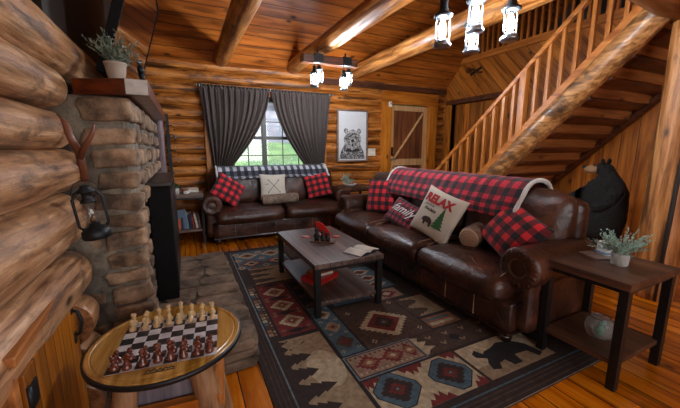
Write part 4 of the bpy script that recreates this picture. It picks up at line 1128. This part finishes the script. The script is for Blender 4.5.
for cy_ in (2.86, 3.05, 3.24): sdia(1.82, cy_, .13, .09, 'cream', 2); sdia(1.82, cy_, .09, .06, 'red', 3); sdia(1.82, cy_, .04, .03, 'dark', 4, 3)
rr(1.25, 2.4, 3.45, 4.6, 'brown', 1)
for cx_ in (1.5, 1.9): 
    for cy_ in (3.7, 4.1, 4.4): sdia(cx_, cy_, .15, .14, 'red', 2); sdia(cx_, cy_, .1, .09, 'cream', 3); sdia(cx_, cy_, .05, .05, 'blue', 4, 3)
rug = rg.build('area_rug', fixn=False)
tag(rug, 'large patterned lodge rug with bears, pine trees and diamonds on the plank floor', 'rug')

# ---------------------------------------------------------------- sofas
def make_sofa(name, label, L, n, loc, rz, depth=1.02, zf=.0):
    """local: x along, front at y=0, back at y=depth"""
    s = thing(name, label, 'sofa', loc, rz); le = M['leather']; h = L/2
    # base
    b = MB(); b.rbox((0, depth/2+.03, .215), (L-.2, depth-.16, .25), le, r=.03, n=12, puff=(0, .01, 0))
    b.build('base', s)
    b = MB(); b.bx(-h+.09, h-.09, .1, depth-.06, .075, .105, M['footwood']); b.build('plinth', s, bevel=.012)
    b = MB()
    m_ = int(L/.33)
    for k in range(1, m_): x = -h+.1+(L-.2)*k/m_; b.bx(x-.002, x+.002, .100, .108, .11, .32, M['leatherseam'])
    b.build('panel_seam', s)
    for a in (-1, 1):
        for y in (.17, depth-.14):
            f = MB().lathe([(.03, 0), (.05, .012), (.06, .035), (.055, .06), (.035, .07), (.05, .085), (.05, .1)], (a*(h-.17), y, 0), M['footwood'])
            f.build('foot', s)
    # seat cushions: T-shaped outer ones stay below the set back arms
    cw = (L-.26)/n
    for k in range(n):
        x0 = -h+.13+cw*k; x = x0+cw/2
        def fn(q, k=k):
            # roll the front edge down
            t = max(0, (-q.y/(depth*.36))-.55)
            return q+Vector((0, 0, -.05*t*t))
        c = MB().rbox((x, .36, .43), (cw-.012, .74, .2), le, r=.085, n=16, puff=(.0, .03, .045), fn=fn).build('seat_cushion', s)
        b = MB(); hw = cw/2-.05
        zz = .535
        b.tube([(x-hw, .62, .562), (x-hw, .3, .567), (x-hw+.01, .13, .548), (x-hw+.03, .06, .5)], .0035, M['leatherseam'], seg=5)
        b.tube([(x+hw, .62, .562), (x+hw, .3, .567), (x+hw-.01, .13, .548), (x+hw-.03, .06, .5)], .0035, M['leatherseam'], seg=5)
        b.build('seam_piping', c)
    # back frame and back cushions
    b = MB(); b.rbox((0, depth-.12, .6), (L-.14, .2, .96), le, r=.09, n=14, puff=(0, .02, .0)); b.build('back', s)
    iw = L-.32; bw = iw/n
    for k in range(n):
        x = -iw/2+bw*(k+.5)
        ext = .07 if k in (0, n-1) else 0
        sgn = -1 if k == 0 else 1
        MB().rbox((x+sgn*ext/2, depth-.255, .815), (bw+ext-.01, .27, .6), le, r=.12, n=16, puff=(.0, .06, .03), rot=(-.16, 0, 0), wob=.018).build('back_cushion', s)
    # arms
    for a in (-1, 1):
        ax = a*(h-.13); y0, y1 = .16, depth-.08
        b = MB(); b.rbox((ax, (y0+y1)/2+.015, .37), (.24, y1-y0-.03, .54), le, r=.05, n=8)
        b.build('arm', s)
        ro = MB(); cz = .615; rr_ = .155; cxr = ax+a*.03
        Ry = Matrix.Rotation(-PI/2, 3, 'X')   # z -> +y
        prof = [(0, 0), (rr_*.3, -.008), (rr_*.38, .0), (rr_*.42, -.012), (rr_*.8, -.014), (rr_*.97, -.004), (rr_*1.02, .02), (rr_, .06)]+[(rr_*(1+.02*math.sin(t*9)), .06+(y1-y0-.08)*t/8) for t in range(1, 9)]+[(rr_*.9, y1-y0), (0, y1-y0)]
        ro.lathe(prof, (cxr, y0, cz), le, seg=32, axis=Ry)
        roll = ro.build('arm_roll', s)
        pp = MB()
        for k in range(22):
            t = 2*PI*k/22
            p = Vector((cxr+math.cos(t)*rr_*.76, y0-.008, cz+math.sin(t)*rr_*.76))
            pp.sphere(p, .019, le, seg=8, rings=6, scale=(1.5, .45, .85), rot=(0, -t, 0))
        pp.build('pleat', roll)
        nn = MB()
        for k in range(22):
            t = 2*PI*k/22
            nn.sphere((cxr+math.cos(t)*rr_*.44, y0-.016, cz+math.sin(t)*rr_*.44), .006, M['brass'], seg=6, rings=4)
        nn.build('nailhead_trim', roll)
    return s
sofa = make_sofa('sofa', 'long three seat dark brown leather sofa with rolled arms, on the patterned rug', 3.14, 3, (2.0, 2.93, rz_), R(-90))
love = make_sofa('loveseat', 'two seat dark brown leather loveseat with rolled arms under the window', 2.48, 2, (1.48, 5.11, 0), 0)

# blankets : sheet over the back top (local to sofa frame)
def throw(name, label, root_loc, rz, x0, x1, depth, mat, front, rear, ztop, edge, skew=0., seed=0, sherpa_front=False):
    t = thing(name, label, 'blanket', root_loc, rz)
    yc = depth-.2; hw = .155
    # path over the back
    path = []
    nrear = 8
    for k in range(nrear+1): path.append((yc+hw+.045, ztop-.14-rear*(1-k/nrear)))
    for k in range(1, 9):
        a = PI*k/9; path.append((yc+.02+(hw+.045)*math.cos(a), ztop-.14+.17*math.sin(a)))
    for k in range(0, 7):
        q = k/6; path.append((yc-.005-hw-.045-.05*q-.02*math.sin(q*3), ztop-.14-front*q))
    nP = len(path)-1
    cum = [0]
    for p, q in zip(path, path[1:]): cum.append(cum[-1]+math.hypot(q[0]-p[0], q[1]-p[1]))
    def fn(u, v):
        i = min(nP-1, int(v*nP)); f = v*nP-i
        y = path[i][0]+(path[i+1][0]-path[i][0])*f; z = path[i][1]+(path[i+1][1]-path[i][1])*f
        x = x0+(x1-x0)*u
        w = noise.noise(Vector((x*3+seed, v*3, seed)))*.014+.008*math.sin(x*19+v*2)
        if z < ztop-.14: z += skew*(u-.5)*max(0, (ztop-.14-z))/front
        return Vector((x, y-abs(w)*(1 if v > .5 else -1), z+abs(w)*.6))
    MB().grid(fn, 90, nP*2, mat, uvs=(x1-x0, cum[-1])).build('throw_sheet', t, fixn=True, solid=.014)
    for u in edge:
        pts = [fn(u, k/30) for k in range(31)]
        MB().tube(pts, .02, M['sherpa'], seg=8, wob=.25, wscale=20).build('fleece_edge', t)
    if sherpa_front:
        pts = [fn(k/60, 1.) for k in range(61)]
        MB().tube(pts, .012, M['sherpa'], seg=8, wob=.2, wscale=20).build('fleece_hem', t)
    return t
throw('plaid_throw', 'red and black plaid throw with white fleece edge over the long sofa back', (2.0, 2.93, rz_), R(-90), -.92, 1.12, 1.02, M['redplaid_blanket'], .17, .3, 1.175, (0., 1.), .0, 3)
throw('plaid_throw', 'black and white plaid throw folded over the loveseat back under the window', (1.48, 5.10, 0), 0, -1.0, 1.0, 1.02, M['bwplaid'], .03, .2, 1.15, (0., 1.), 0, 8)

# pillows
def pillow_surf(w, h, t):
    def z(x, y):
        u, v = 2*x/w, 2*y/h
        return t/2*max(0, (1-u*u))**.42*max(0, (1-v*v))**.42+.004
    return z
def pillow(name, label, loc, rot, w, h, t, mat, backmat=None, group=None):
    o = thing(name, label, 'pillow', loc, group=group)
    o.rotation_mode = 'QUATERNION'; o.rotation_quaternion = rot.to_quaternion()
    zf = pillow_surf(w, h, t); b = MB(); n = 20
    def pinch(x, y):
        u, v = 2*x/w, 2*y/h
        return x*(1-.07*(1-v*v)*abs(u)**2+.0), y*(1-.07*(1-u*u)*abs(v)**2)
    for sg, mm in ((1, mat), (-1, backmat or mat)):
        def fn(a, c, sg=sg):
            a2 = math.sin((a-.5)*PI)*.5+.5; c2 = math.sin((c-.5)*PI)*.5+.5
            x, y = (a2-.5)*w, (c2-.5)*h; X, Y = pinch(x, y)
            return Vector((X, Y, sg*(zf(x, y)-.004)+.006*noise.noise(Vector((x*9, y*9, sg+w)))))
        b.grid(fn, n, n, mm)
    bmesh.ops.remove_doubles(b.bm, verts=b.bm.verts, dist=.0008)
    b.build('cover', o)
    return o, zf
def basis(right, up):
    r = Vector(right).normalized(); u = Vector(up); u = (u-r*u.dot(r)).normalized(); n = r.cross(u)
    return Matrix((r, u, n)).transposed()
def facing(nrm, roll=0.):
    """local z = nrm; local y mostly up, rolled"""
    n = Vector(nrm).normalized(); r = Vector((0, 0, 1)).cross(n).normalized(); u = n.cross(r)
    m = Matrix((r, u, n)).transposed()
    return m @ Matrix.Rotation(roll, 3, 'Z')
GP = 'red and black plaid square pillows'
# loveseat
pillow('plaid_pillow', 'tilted red and black plaid pillow at the left arm of the loveseat', (.62, 5.53, .82), facing((.35, -1, .45), R(-38)), .5, .44, .17, M['redplaid'], group=GP)
pillow('plaid_pillow', 'red and black plaid pillow at the right arm of the loveseat', (2.2, 5.52, .82), facing((-.3, -1, .4), R(12)), .46, .44, .17, M['redplaid'], group=GP)
o, zf = pillow('arrow_pillow', 'cream pillow with two crossed black arrows in the middle of the loveseat', (1.37, 5.54, .83), facing((0, -1, .3), R(-2)), .46, .46, .15, M['cream'])
def on(zf, pts): return [Vector((x, y, zf(x, y)+.003)) for x, y in pts]
b = MB()
for s in (-1, 1):
    pts = [(-.1*s+.2*s*k/8, -.1+.22*k/8) for k in range(9)]
    b.tube(on(zf, pts), .004, M['blackp'], seg=5)
    b.poly(on(zf, [(.1*s, .125), (.085*s, .09), (.07*s, .105)]), M['blackp'])
    b.poly(on(zf, [(-.1*s, -.12), (-.112*s, -.09), (-.085*s, -.1)]), M['blackp'])
for k in range(4): b.tube(on(zf, [(-.15+.016*k, .03), (-.145+.016*k, .05), (-.14+.016*k, .03)]), .003, M['navy'], seg=4)
b.build('arrow_print', o, fixn=False)
def log_bolster(label, p0, p1, r):
    p0 = Vector(p0); p1 = Vector(p1); c = (p0+p1)/2; L = (p1-p0).length
    o = thing('log_bolster', label, 'pillow', c, group='bolster pillows printed like cut logs')
    o.rotation_mode = 'QUATERNION'; o.rotation_quaternion = (p1-p0).to_track_quat('Z', 'Y')
    MB().tube([(0, 0, -L/2+L*k/10) for k in range(11)], [r*.93]+[r]*9+[r*.93], M['bark'], seg=20, caps=False, wob=.05).build('bark_side', o)
    for s in (-1, 1):
        b = MB(); b.lathe([(r*.93, 0), (r*.8, .012), (r*.4, .02), (0, .022)], (0, 0, s*L/2), M['logcut'], axis=Matrix.Identity(3) if s > 0 else Matrix.Rotation(PI, 3, 'X'))
        for q in (.25, .5, .72): b.torus((0, 0, s*(L/2+.022-.012*q*q*1.2)), r*q, .0025, M['bark'], t=4)
        b.build('cut_end', o)
log_bolster('log shaped bark print bolster lying in front of the arrow pillow', (1.16, 5.38, .64), (1.74, 5.36, .65), .085)
log_bolster('log shaped bolster with its pale cut end facing out, on the long sofa', (2.38, 2.13, .655), (2.64, 2.2, .68), .105)
# sofa pillows, facing -X
pillow('plaid_pillow', 'red and black plaid pillow at the far arm of the long sofa', (2.54, 3.86, .82), facing((-1, -.5, .35), R(3)), .52, .5, .17, M['redplaid'], group=GP)
pillow('plaid_pillow', 'large red and black plaid pillow leaning on the near arm of the long sofa', (2.52, 1.79, .78), facing((-1, .05, .6), R(-24)), .52, .45, .19, M['redplaid'], group=GP)
o, zf = pillow('relax_pillow', 'cream pillow printed RELAX with a black bear and pine tree on the long sofa', (2.38, 2.56, .80), facing((-1, -.22, .40), R(-16)), .52, .52, .15, M['cream'])
def text_part(txt, parent, zf, cx, cy, w, mat, name, shear=0, bold=.006):
    cu = bpy.data.curves.new('t', 'FONT'); cu.body = txt; cu.align_x = 'CENTER'; cu.align_y = 'CENTER'; cu.size = .1; cu.offset = bold; cu.shear = shear; cu.resolution_u = 3
    to = bpy.data.objects.new('t', cu); COL.objects.link(to)
    bpy.context.view_layer.update()
    me = bpy.data.meshes.new_from_object(to.evaluated_get(bpy.context.evaluated_depsgraph_get()))
    bpy.data.objects.remove(to)
    bm = bmesh.new(); bm.from_mesh(me)
    bmesh.ops.triangulate(bm, faces=bm.faces)
    for _ in range(2):
        es = [e for e in bm.edges if e.calc_length() > .02]
        if es: bmesh.ops.subdivide_edges(bm, edges=es, cuts=1)
    xs = [v.co.x for v in bm.verts]; sc = w/(max(xs)-min(xs)); mx = (max(xs)+min(xs))/2
    for v in bm.verts:
        x, y = cx+(v.co.x-mx)*sc, cy+v.co.y*sc
        v.co = Vector((x, y, zf(x, y)+.005))
    bm.to_mesh(me); bm.free(); me.materials.clear(); me.materials.append(mat)
    o = bpy.data.objects.new(name, me); COL.objects.link(o); o.parent = parent; return o
text_part('RELAX', o, zf, -.01, .135, .37, M['red'], 'lettering')
text_part("you're at", o, zf, -.1, .065, .14, M['blackp'], 'small_lettering', shear=.3, bold=.002)
text_part('the lake', o, zf, -.06, .02, .16, M['darkbrownp'], 'small_lettering', shear=.2, bold=.003)
b = MB()
for k in range(6):
    y = -.13+.035*k; w_ = .075*(1-k/6.5)
    b.poly(on(zf, [(.1-w_, y), (.1, y-.005), (.1+w_, y), (.1+w_*.4, y+.04), (.1, y+.055), (.1-w_*.4, y+.04)]), M['green'])
b.build('tree_print', o, fixn=False)
b = MB(); b.poly(on(zf, [(-.11, -.11), (-.1, -.075), (-.07, -.06), (-.02, -.055), (.015, -.07), (.03, -.1), (.025, -.15), (.0, -.15), (-.005, -.12), (-.05, -.12), (-.055, -.15), (-.08, -.15), (-.08, -.12)]), M['darkbrownp']); b.build('bear_print', o, fixn=False)
o, zf = pillow('script_pillow', 'small plaid lumbar pillow with white cursive writing on the long sofa', (2.36, 3.08, .70), facing((-1, -.3, .8), R(-17)), .54, .34, .13, M['script_plaid'], M['cream'])
text_part('family', o, zf, -.01, .03, .38, M['whitep'], 'lettering', shear=.45, bold=.001)

# ---------------------------------------------------------------- things on the coffee table
TZ = .5+rz_
def place_on(name, label, cat, x, y, z, rz=0, group=None): return thing(name, label, cat, (x, y, z), rz, group)
o = place_on('bear_napkin_holder', 'black bear figures with a red oval disc on a small wooden base', 'ornament', 1.27, 3.06, TZ, R(-38))
MB().bx(-.13, .13, -.045, .045, 0, .016, M['brownwood']).build('base', o, bevel=.003)
def bear_fig(b, x, y, h):
    b.sphere((x, y, h*.36), h*.3, M['blackp'], scale=(.62, .6, 1.15)); b.sphere((x, y-.006, h*.78), h*.17, M['blackp'], scale=(.95, 1, 1)); b.sphere((x-h*.1, y, h*.93), h*.05, M['blackp']); b.sphere((x+h*.1, y, h*.93), h*.05, M['blackp'])
    for s in (-1, 1): b.tube([(x+s*h*.12, y, h*.5), (x+s*h*.2, y-.01, h*.36), (x+s*h*.17, y-.02, h*.25)], [.01, .009, .006], M['blackp'], seg=6); b.tube([(x+s*h*.1, y, h*.25), (x+s*h*.12, y-.004, .0)], [.014, .011], M['blackp'], seg=6)
    b.sphere((x, y-h*.17, h*.74), h*.07, M['blackp'])
for x, h in ((-.06, .15), (.005, .12), (.06, .1)):
    b = MB(); bear_fig(b, x, -.014, h); ob = b.build('bear_figure', o, loc=(0, 0, .016))
b = MB()
pts = []
for k in range(36):
    t = 2*PI*k/36; u = .11*math.cos(t); v = .045*math.sin(t); a = R(-48)
    pts.append((u*math.cos(a)-v*math.sin(a), .012, .13+u*math.sin(a)+v*math.cos(a)))
b.poly(pts, M['redpaint'], thick=.014, d=(0, 1, 0)); b.build('red_disc', o, bevel=.003)
for x, y, l in ((1.17, 3.34, 'red and white round coaster behind the bear ornament'), (1.33, 3.36, 'red round coaster at the far edge of the coffee table'), (1.49, 3.2, 'red and white round coaster nearest the sofa on the coffee table')):
    c = place_on('coaster', l, 'coaster', x, y, TZ, 0, 'coasters on the coffee table')
    MB().lathe([(.05, 0), (.05, .005), (0, .005)], (0, 0, 0), M['redpaint'], seg=24).build('disc', c)
    MB().lathe([(.034, .005), (.034, .006), (0, .006)], (0, 0, 0), M['pot'], seg=18).build('pattern', c)
    b = MB(); star(0, 0, 0, 'red', 0) if False else None
bk = place_on('open_book', 'open book with cream pages lying on the near end of the coffee table', 'book', 1.49, 2.62, TZ, R(24))
def page(sg):
    def fn(u, v): x = sg*u*.15; return Vector((x, (v-.5)*.21, .006+.020*math.sin(min(1, u*1.15)*PI)**.8*(1-.45*u)+.002))
    return MB().grid(fn, 14, 2, M['paper']).build('page_block', bk, fixn=True, solid=.006)
page(1); page(-1)
MB().bx(-.155, .155, -.108, .108, 0, .003, M['navy']).build('cover', bk)
b = MB()
for sg in (-1, 1):
    for k in range(12):
        y = -.085+.0145*k; b.bx(min(sg*.03, sg*.125), max(sg*.03, sg*.125), y, y+.0035, .0285, .0288, M['greytop'])
b.bm.free()
gb = place_on('board_game_box', 'red and orange game box on the coffee table shelf', 'box', 1.2, 2.98, .13+rz_, R(28))
MB().bx(-.16, .16, -.12, .12, 0, .05, M['redbox']).build('tray', gb, bevel=.003); MB().bx(-.163, .163, -.123, .123, .02, .055, M['redpaint']).build('lid', gb, bevel=.003)
g2 = place_on('shelf_book', 'book with a pale page edge lying on top of the game box', 'book', 1.21, 3.0, .185+rz_, R(10))
MB().bx(-.11, .11, -.08, .08, .003, .027, M['paper']).build('pages', g2); MB().bx(-.113, .113, -.083, .083, .027, .031, M['orange']).bx(-.113, .113, -.083, .083, 0, .003, M['orange']).bx(-.113, -.11, -.083, .083, 0, .031, M['orange']).build('cover', g2)

# ---------------------------------------------------------------- near end table items
ez = .716
p = thing('potted_plant', 'mint green sprigs in a grey cement pot on the near end table', 'plant', (2.62, 1.06, ez))
MB().lathe([(.042, 0), (.047, .005), (.052, .075), (.052, .082), (.045, .082), (.042, .07), (0, .068)], (0, 0, 0), M['potgrey'], seg=24).build('pot', p)
sprig_plant(p, (0, 0, .075), 52, .205, M['leafmint'], up=.42, leaf=.026, seed=8, leaves=18, droop=.25)
o = thing('ceramic_camper', 'small white and blue ceramic house shaped box behind the mint plant', 'ornament', (2.78, 1.2, ez), R(-25))
MB().rbox((0, 0, .055), (.13, .09, .11), M['white'], r=.02, n=6).build('body', o)
MB().bx(-.05, .05, -.049, -.044, .06, .095, M['navy']).build('window', o); MB().bx(-.066, .066, -.047, .047, .018, .035, M['blue']).build('stripe', o)
MB().bx(-.16, .09, -.1, .08, -.0, .006, M['greytop']).build('tray', o)
jb = thing('glass_bowl', 'round glass bowl on the shelf of the near end table', 'bowl', (2.54, 1.08, .19))
MB().lathe([(.04, 0), (.07, .015), (.088, .06), (.085, .105), (.06, .145), (.055, .15)], (0, 0, 0), bowl_glass(), seg=28).build('glass', jb, solid=.003)
MB().torus((0, 0, .15), .056, .004, M['steel']).build('rim', jb)
gf = thing('green_figurine', 'little green glazed bird figurine inside the glass bowl', 'ornament', (2.54, 1.08, .197))
MB().sphere((0, 0, .045), .035, M['bottlegreen'], scale=(.8, .8, 1.25)).build('body', gf)
MB().sphere((0, -.01, .1), .022, M['bottlegreen']).build('head', gf)

# corner table items
o = thing('succulent_bowl', 'white bowl of pebbles and a pale spiky air plant on the corner table', 'plant', (2.86, 5.5, .76))
MB().lathe([(.05, 0), (.09, .02), (.13, .06), (.135, .065), (.12, .055), (.08, .03), (0, .025)], (0, 0, 0), M['white'], seg=24).build('bowl', o)
b = MB()
for k in range(12): a = k*2.4; b.sphere((.02+.05*math.cos(a)*(k/12)**.5*1.3, .05*math.sin(a)*(k/12)**.5*1.3, .055), .026, M['bark' if k % 3 else 'pot'], seg=8, rings=5, scale=(1, .8, .6))
b.build('pebbles', o)
sprig_plant(o, (-.06, 0, .05), 26, .2, M['leafmint'], up=.9, leaf=.05, seed=5, leaves=5, droop=.2)

# left side table items
o = thing('potted_plant', 'tiny green plant in a grey pot on the side table by the loveseat', 'plant', (-.14, 5.5, .8))
MB().lathe([(.04, 0), (.045, .09), (.04, .09), (.038, .08), (0, .08)], (0, 0, 0), M['potgrey']).build('pot', o)
sprig_plant(o, (0, 0, .085), 14, .07, M['leafgreen'], up=1., leaf=.05, seed=2, leaves=5)
o = thing('glass_jar', 'small clear glass jar with amber content on the side table', 'jar', (-.02, 5.6, .8))
MB().lathe([(.04, 0), (.045, .01), (.045, .09), (.03, .1), (.03, .12)], (0, 0, 0), M['lampglass']).build('glass', o); MB().lathe([(.038, .005), (.04, .06), (0, .06)], (0, 0, 0), M['orange']).build('contents', o)
for k, (z, w, m_) in enumerate(((.0, .26, 'paper'), (.032, .24, 'pot'))):
    c = tag(MB().bx(-w/2, w/2, -.08, .08, 0, .03, M[m_]).build('stacked_book', bevel=.003), ['pale book lying flat at the back of the side table', 'tan book lying on top of the pale book on the side table'][k], 'book'); c.location = (.05, 5.74, .8+z); c.rotation_euler = (0, 0, .2*k)
o = thing('candle_cluster', 'small white figurine at the front of the side table by the loveseat', 'ornament', (.0, 5.45, .8))
MB().sphere((0, 0, .025), .03, M['white'], scale=(1.5, .7, .8)).sphere((.045, 0, .045), .018, M['white']).build('body', o)
# books on the lower shelf
bx_ = -.15
specs = [('orange', .035, .17, 'orange book at the left end of the low shelf row'), ('navy', .03, .2, 'navy book beside the orange book on the low shelf'), ('red', .03, .18, 'red book in the low shelf row'), ('darkcover', .04, .24, 'tall black book in the middle of the low shelf row'), ('navy', .03, .25, 'tall navy book beside the black book'), ('redbox', .02, .23, 'thin red book right of the navy book'), ('paper', .03, .25, 'white spined book at the right end of the low shelf row'), ('greytop', .025, .24, 'grey book leaning last in the low shelf row')]
for k, (m_, w, h_, lab) in enumerate(specs):
    o = thing('shelf_book', lab, 'book', (bx_+w/2, 5.6, .24), group='books on the low shelf of the side table', rot=(0, R(-9) if k > 4 else 0, 0))
    MB().bx(-w/2, w/2, -.15, .02, .004 if k < 5 else .01, h_, M[m_]).build('cover', o, bevel=.002)
    MB().bx(-w/2+.004, w/2-.004, -.14, .024, .01, h_+.0015, M['paper']).build('pages', o)
    bx_ += w+.008+(.012 if k > 3 else 0)
o = tag(MB().bx(-.008, .008, -.1, .1, .0, .31, M['blue']).build('blue_folder', bevel=.003), 'light blue folder standing on the low shelf in front of the books', 'folder'); o.location = (-.085, 5.47, .245); o.rotation_euler = (R(-8), 0, R(62))

# black hanging rack in the back corner
o = thing('iron_rack', 'thin black iron rod with hooks and small hanging bottles on the back wall', 'rack', (-.2, W-.11, .85))
MB().bx(-.024, .024, -.01, .014, 0, 1.2, M['iron']).build('rod', o)
for k, z in enumerate((1.0, .85, .6)): MB().tube([(0, -.01, z), (.06, -.05, z+.02), (.1, -.06, z-.02)], .008, M['iron']).build('hook', o)
for k, (x, z) in enumerate(((.1, .88), (.1, .72), (.13, .48))):
    j = MB().lathe([(.03, -.1), (.035, -.08), (.035, 0), (.012, .03), (.012, .06)], (x, -.065, z), M['lampglass']).build('bottle', o)
    MB().lathe([(.014, .06), (.014, .075), (0, .075)], (x, -.065, z), M['iron']).build('cap', j)

# ---------------------------------------------------------------- bear statue (one continuous body)
def skin_body(name, joints, edges, parent, mat, sub=2):
    me = bpy.data.meshes.new(name); me.from_pydata([j[:3] for j in joints], edges, [])
    o = bpy.data.objects.new(name, me); COL.objects.link(o); o.parent = parent
    s = o.modifiers.new('skin', 'SKIN'); s.use_smooth_shade = True
    me.skin_vertices[0].data
    for i, j in enumerate(joints): me.skin_vertices[0].data[i].radius = (j[3], j[3])
    me.skin_vertices[0].data[0].use_root = True
    q = o.modifiers.new('sub', 'SUBSURF'); q.levels = sub; q.render_levels = sub
    me.materials.append(mat)
    return o
be = thing('bear_statue', 'black bear figure standing upright with tan muzzle behind the sofa under the stairs', 'bear figure', (4.45, 2.02, 0), R(0))
def mkskin(o):
    if not o.data.skin_vertices: pass
J = [(0, 0, .62, .2), (0, 0, .85, .205), (0, .0, 1.05, .16), (0, .01, 1.18, .105), (-.02, .05, 1.27, .095), (-.05, .13, 1.265, .06),
     (-.06, -.1, .45, .13), (-.07, -.1, .2, .09), (-.08, -.08, .05, .08),
     (-.06, .1, .45, .13), (-.07, .12, .2, .09), (-.08, .14, .05, .08),
     (-.04, .17, 1.0, .085), (-.08, .28, .9, .07), (-.12, .38, .88, .055),
     (-.08, -.12, 1.0, .08), (-.17, -.08, .86, .07), (-.2, .04, .8, .055)]
Eg = [(0, 1), (1, 2), (2, 3), (3, 4), (4, 5), (0, 6), (6, 7), (7, 8), (0, 9), (9, 10), (10, 11), (2, 12), (12, 13), (13, 14), (2, 15), (15, 16), (16, 17)]
me = bpy.data.meshes.new('body'); me.from_pydata([j[:3] for j in J], Eg, [])
bo = bpy.data.objects.new('body', me); COL.objects.link(bo); bo.parent = be
bmm = bmesh.new(); bmm.from_mesh(me); ly = bmm.verts.layers.skin.verify()
bmm.verts.ensure_lookup_table()
for v, j in zip(bmm.verts, J): v[ly].radius = (j[3], j[3]); v[ly].use_root = False
bmm.verts[0][ly].use_root = True
bmm.to_mesh(me); bmm.free(); me.materials.append(M['bearfur'])
sk = bo.modifiers.new('skin', 'SKIN'); sk.use_smooth_shade = True
sb = bo.modifiers.new('sub', 'SUBSURF'); sb.levels = 3; sb.render_levels = 3
tx = bpy.data.textures.new('fur', 'CLOUDS'); tx.noise_scale = .03; tx.noise_depth = 2
dm = bo.modifiers.new('fur', 'DISPLACE'); dm.texture = tx; dm.strength = .035; dm.mid_level = .5
MB().sphere((-.07, .155, 1.25), .052, M['bearmuz'], scale=(.9, 1.5, .9)).build('muzzle', be)
MB().sphere((-.08, .232, 1.275), .02, M['blackp']).build('nose', be)
for s in (-1, 1): MB().sphere((-.03+s*.068, .035, 1.345), .036, M['bearfur'], scale=(1, .5, 1)).build('ear', be)
for s in (-1, 1): MB().sphere((-.06+s*.045, .115, 1.3), .011, M['redpaint' if 0 else 'blackp']).build('eye', be)

# ---------------------------------------------------------------- chandeliers
def make_lantern_parts(parent, x, y, z, ztop, k=1.):
    st_ = M['steel']; di = M['iron']
    def P(pr): return [(a*k, b_*k) for a, b_ in pr]
    body = MB()
    body.lathe(P([(.052, 0), (.058, .008), (.05, .03), (.038, .045), (0, .045)]), (x, y, z), st_)
    body.lathe(P([(.04, .175), (.06, .185), (.06, .195), (.036, .21), (.026, .24), (.026, .285), (0, .29)]), (x, y, z), di)
    for s in (-1, 1): body.tube([(x+s*.05*k, y, z+.02*k), (x+s*.06*k, y, z+.06*k), (x+s*.06*k, y, z+.17*k), (x+s*.05*k, y, z+.19*k)], .0045*k, st_, seg=6)
    bd = body.build('lantern', parent)
    MB().lathe(P([(.036, .045), (.045, .08), (.046, .13), (.04, .175)]), (x, y, z), M['lampglass']).build('lamp_glass', bd)
    MB().lathe(P([(.0, .05), (.012, .052), (.022, .085), (.025, .11), (.016, .145), (.01, .16), (0, .162)]), (x, y, z), M['bulb'], seg=12).build('bulb', bd)
    MB().tube([(x, y, z+.285*k), (x, y, ztop)], .004, di, seg=6).build('cord', parent)
def chandelier(label, x, y, z, lanterns, L=.9, sc=1.):
    c = thing('lantern_chandelier', label, 'ceiling light', (x, y, z), 0, 'beam chandeliers with hanging lantern lamps')
    MB().bx(-L/2, L/2, -.07, .07, -.055, .055, M['darkboard']).build('wood_beam', c, bevel=.01)
    for a in (-.2*L/.9, .27*L/.9): MB().bx(a-.07, a+.07, -.08, .08, -.045, .075, M['iron']).build('iron_strap', c, bevel=.004)
    for a in (-.2*L/.9, .27*L/.9): MB().tube([(a, 0, .06), (a, 0, 2.88-z)], .012, M['iron']).build('hanger', c)
    for (dx, dy, dz) in lanterns: make_lantern_parts(c, dx, dy, dz, -.05, sc)
    return c
chandelier('wood beam chandelier with four lit lanterns, farther one near the window', 2.02, 4.55, 2.74,
           [(-.25, -.03, -.38), (-.14, .06, -.3), (.2, -.06, -.4), (.34, .06, -.3)], L=.86, sc=1.)
chandelier('wood beam chandelier with four lit lanterns, nearest the viewer at the top', 2.03, 1.9, 2.84,
           [(-.21, .11, -.59), (.0, .0, -.49), (.19, .2, -.56), (.23, -.12, -.55)], L=.86, sc=1.15)

# ---------------------------------------------------------------- light
w = bpy.data.worlds.new('sky'); S.world = w; w.use_nodes = True
nt = w.node_tree; bg = nt.nodes['Background']
tcw = nt.nodes.new('ShaderNodeTexCoord'); sp = nt.nodes.new('ShaderNodeSeparateXYZ'); nt.links.new(tcw.outputs['Generated'], sp.inputs[0])
rw = ramp(nt, [(.0, (.95, .93, .9)), (.6, (.85, .9, 1.))]); nt.links.new(sp.outputs[2], rw.inputs[0]); nt.links.new(rw.outputs[0], bg.inputs[0])
bg.inputs[1].default_value = 4.0
S.view_settings.view_transform = 'Standard'; S.view_settings.look = 'None'; S.view_settings.gamma = 1
S.view_settings.exposure = 0.15

# ---------------------------------------------------------------- camera
cam = bpy.data.cameras.new('camera'); co = bpy.data.objects.new('camera', cam); COL.objects.link(co)
cam.sensor_width = 36; cam.lens = 36*322/680; cam.clip_start = .05
th = math.atan(56/322)
co.location = (0, 0, 1.5); co.rotation_euler = (PI/2-th, 0, R(-25.7))
S.camera = co
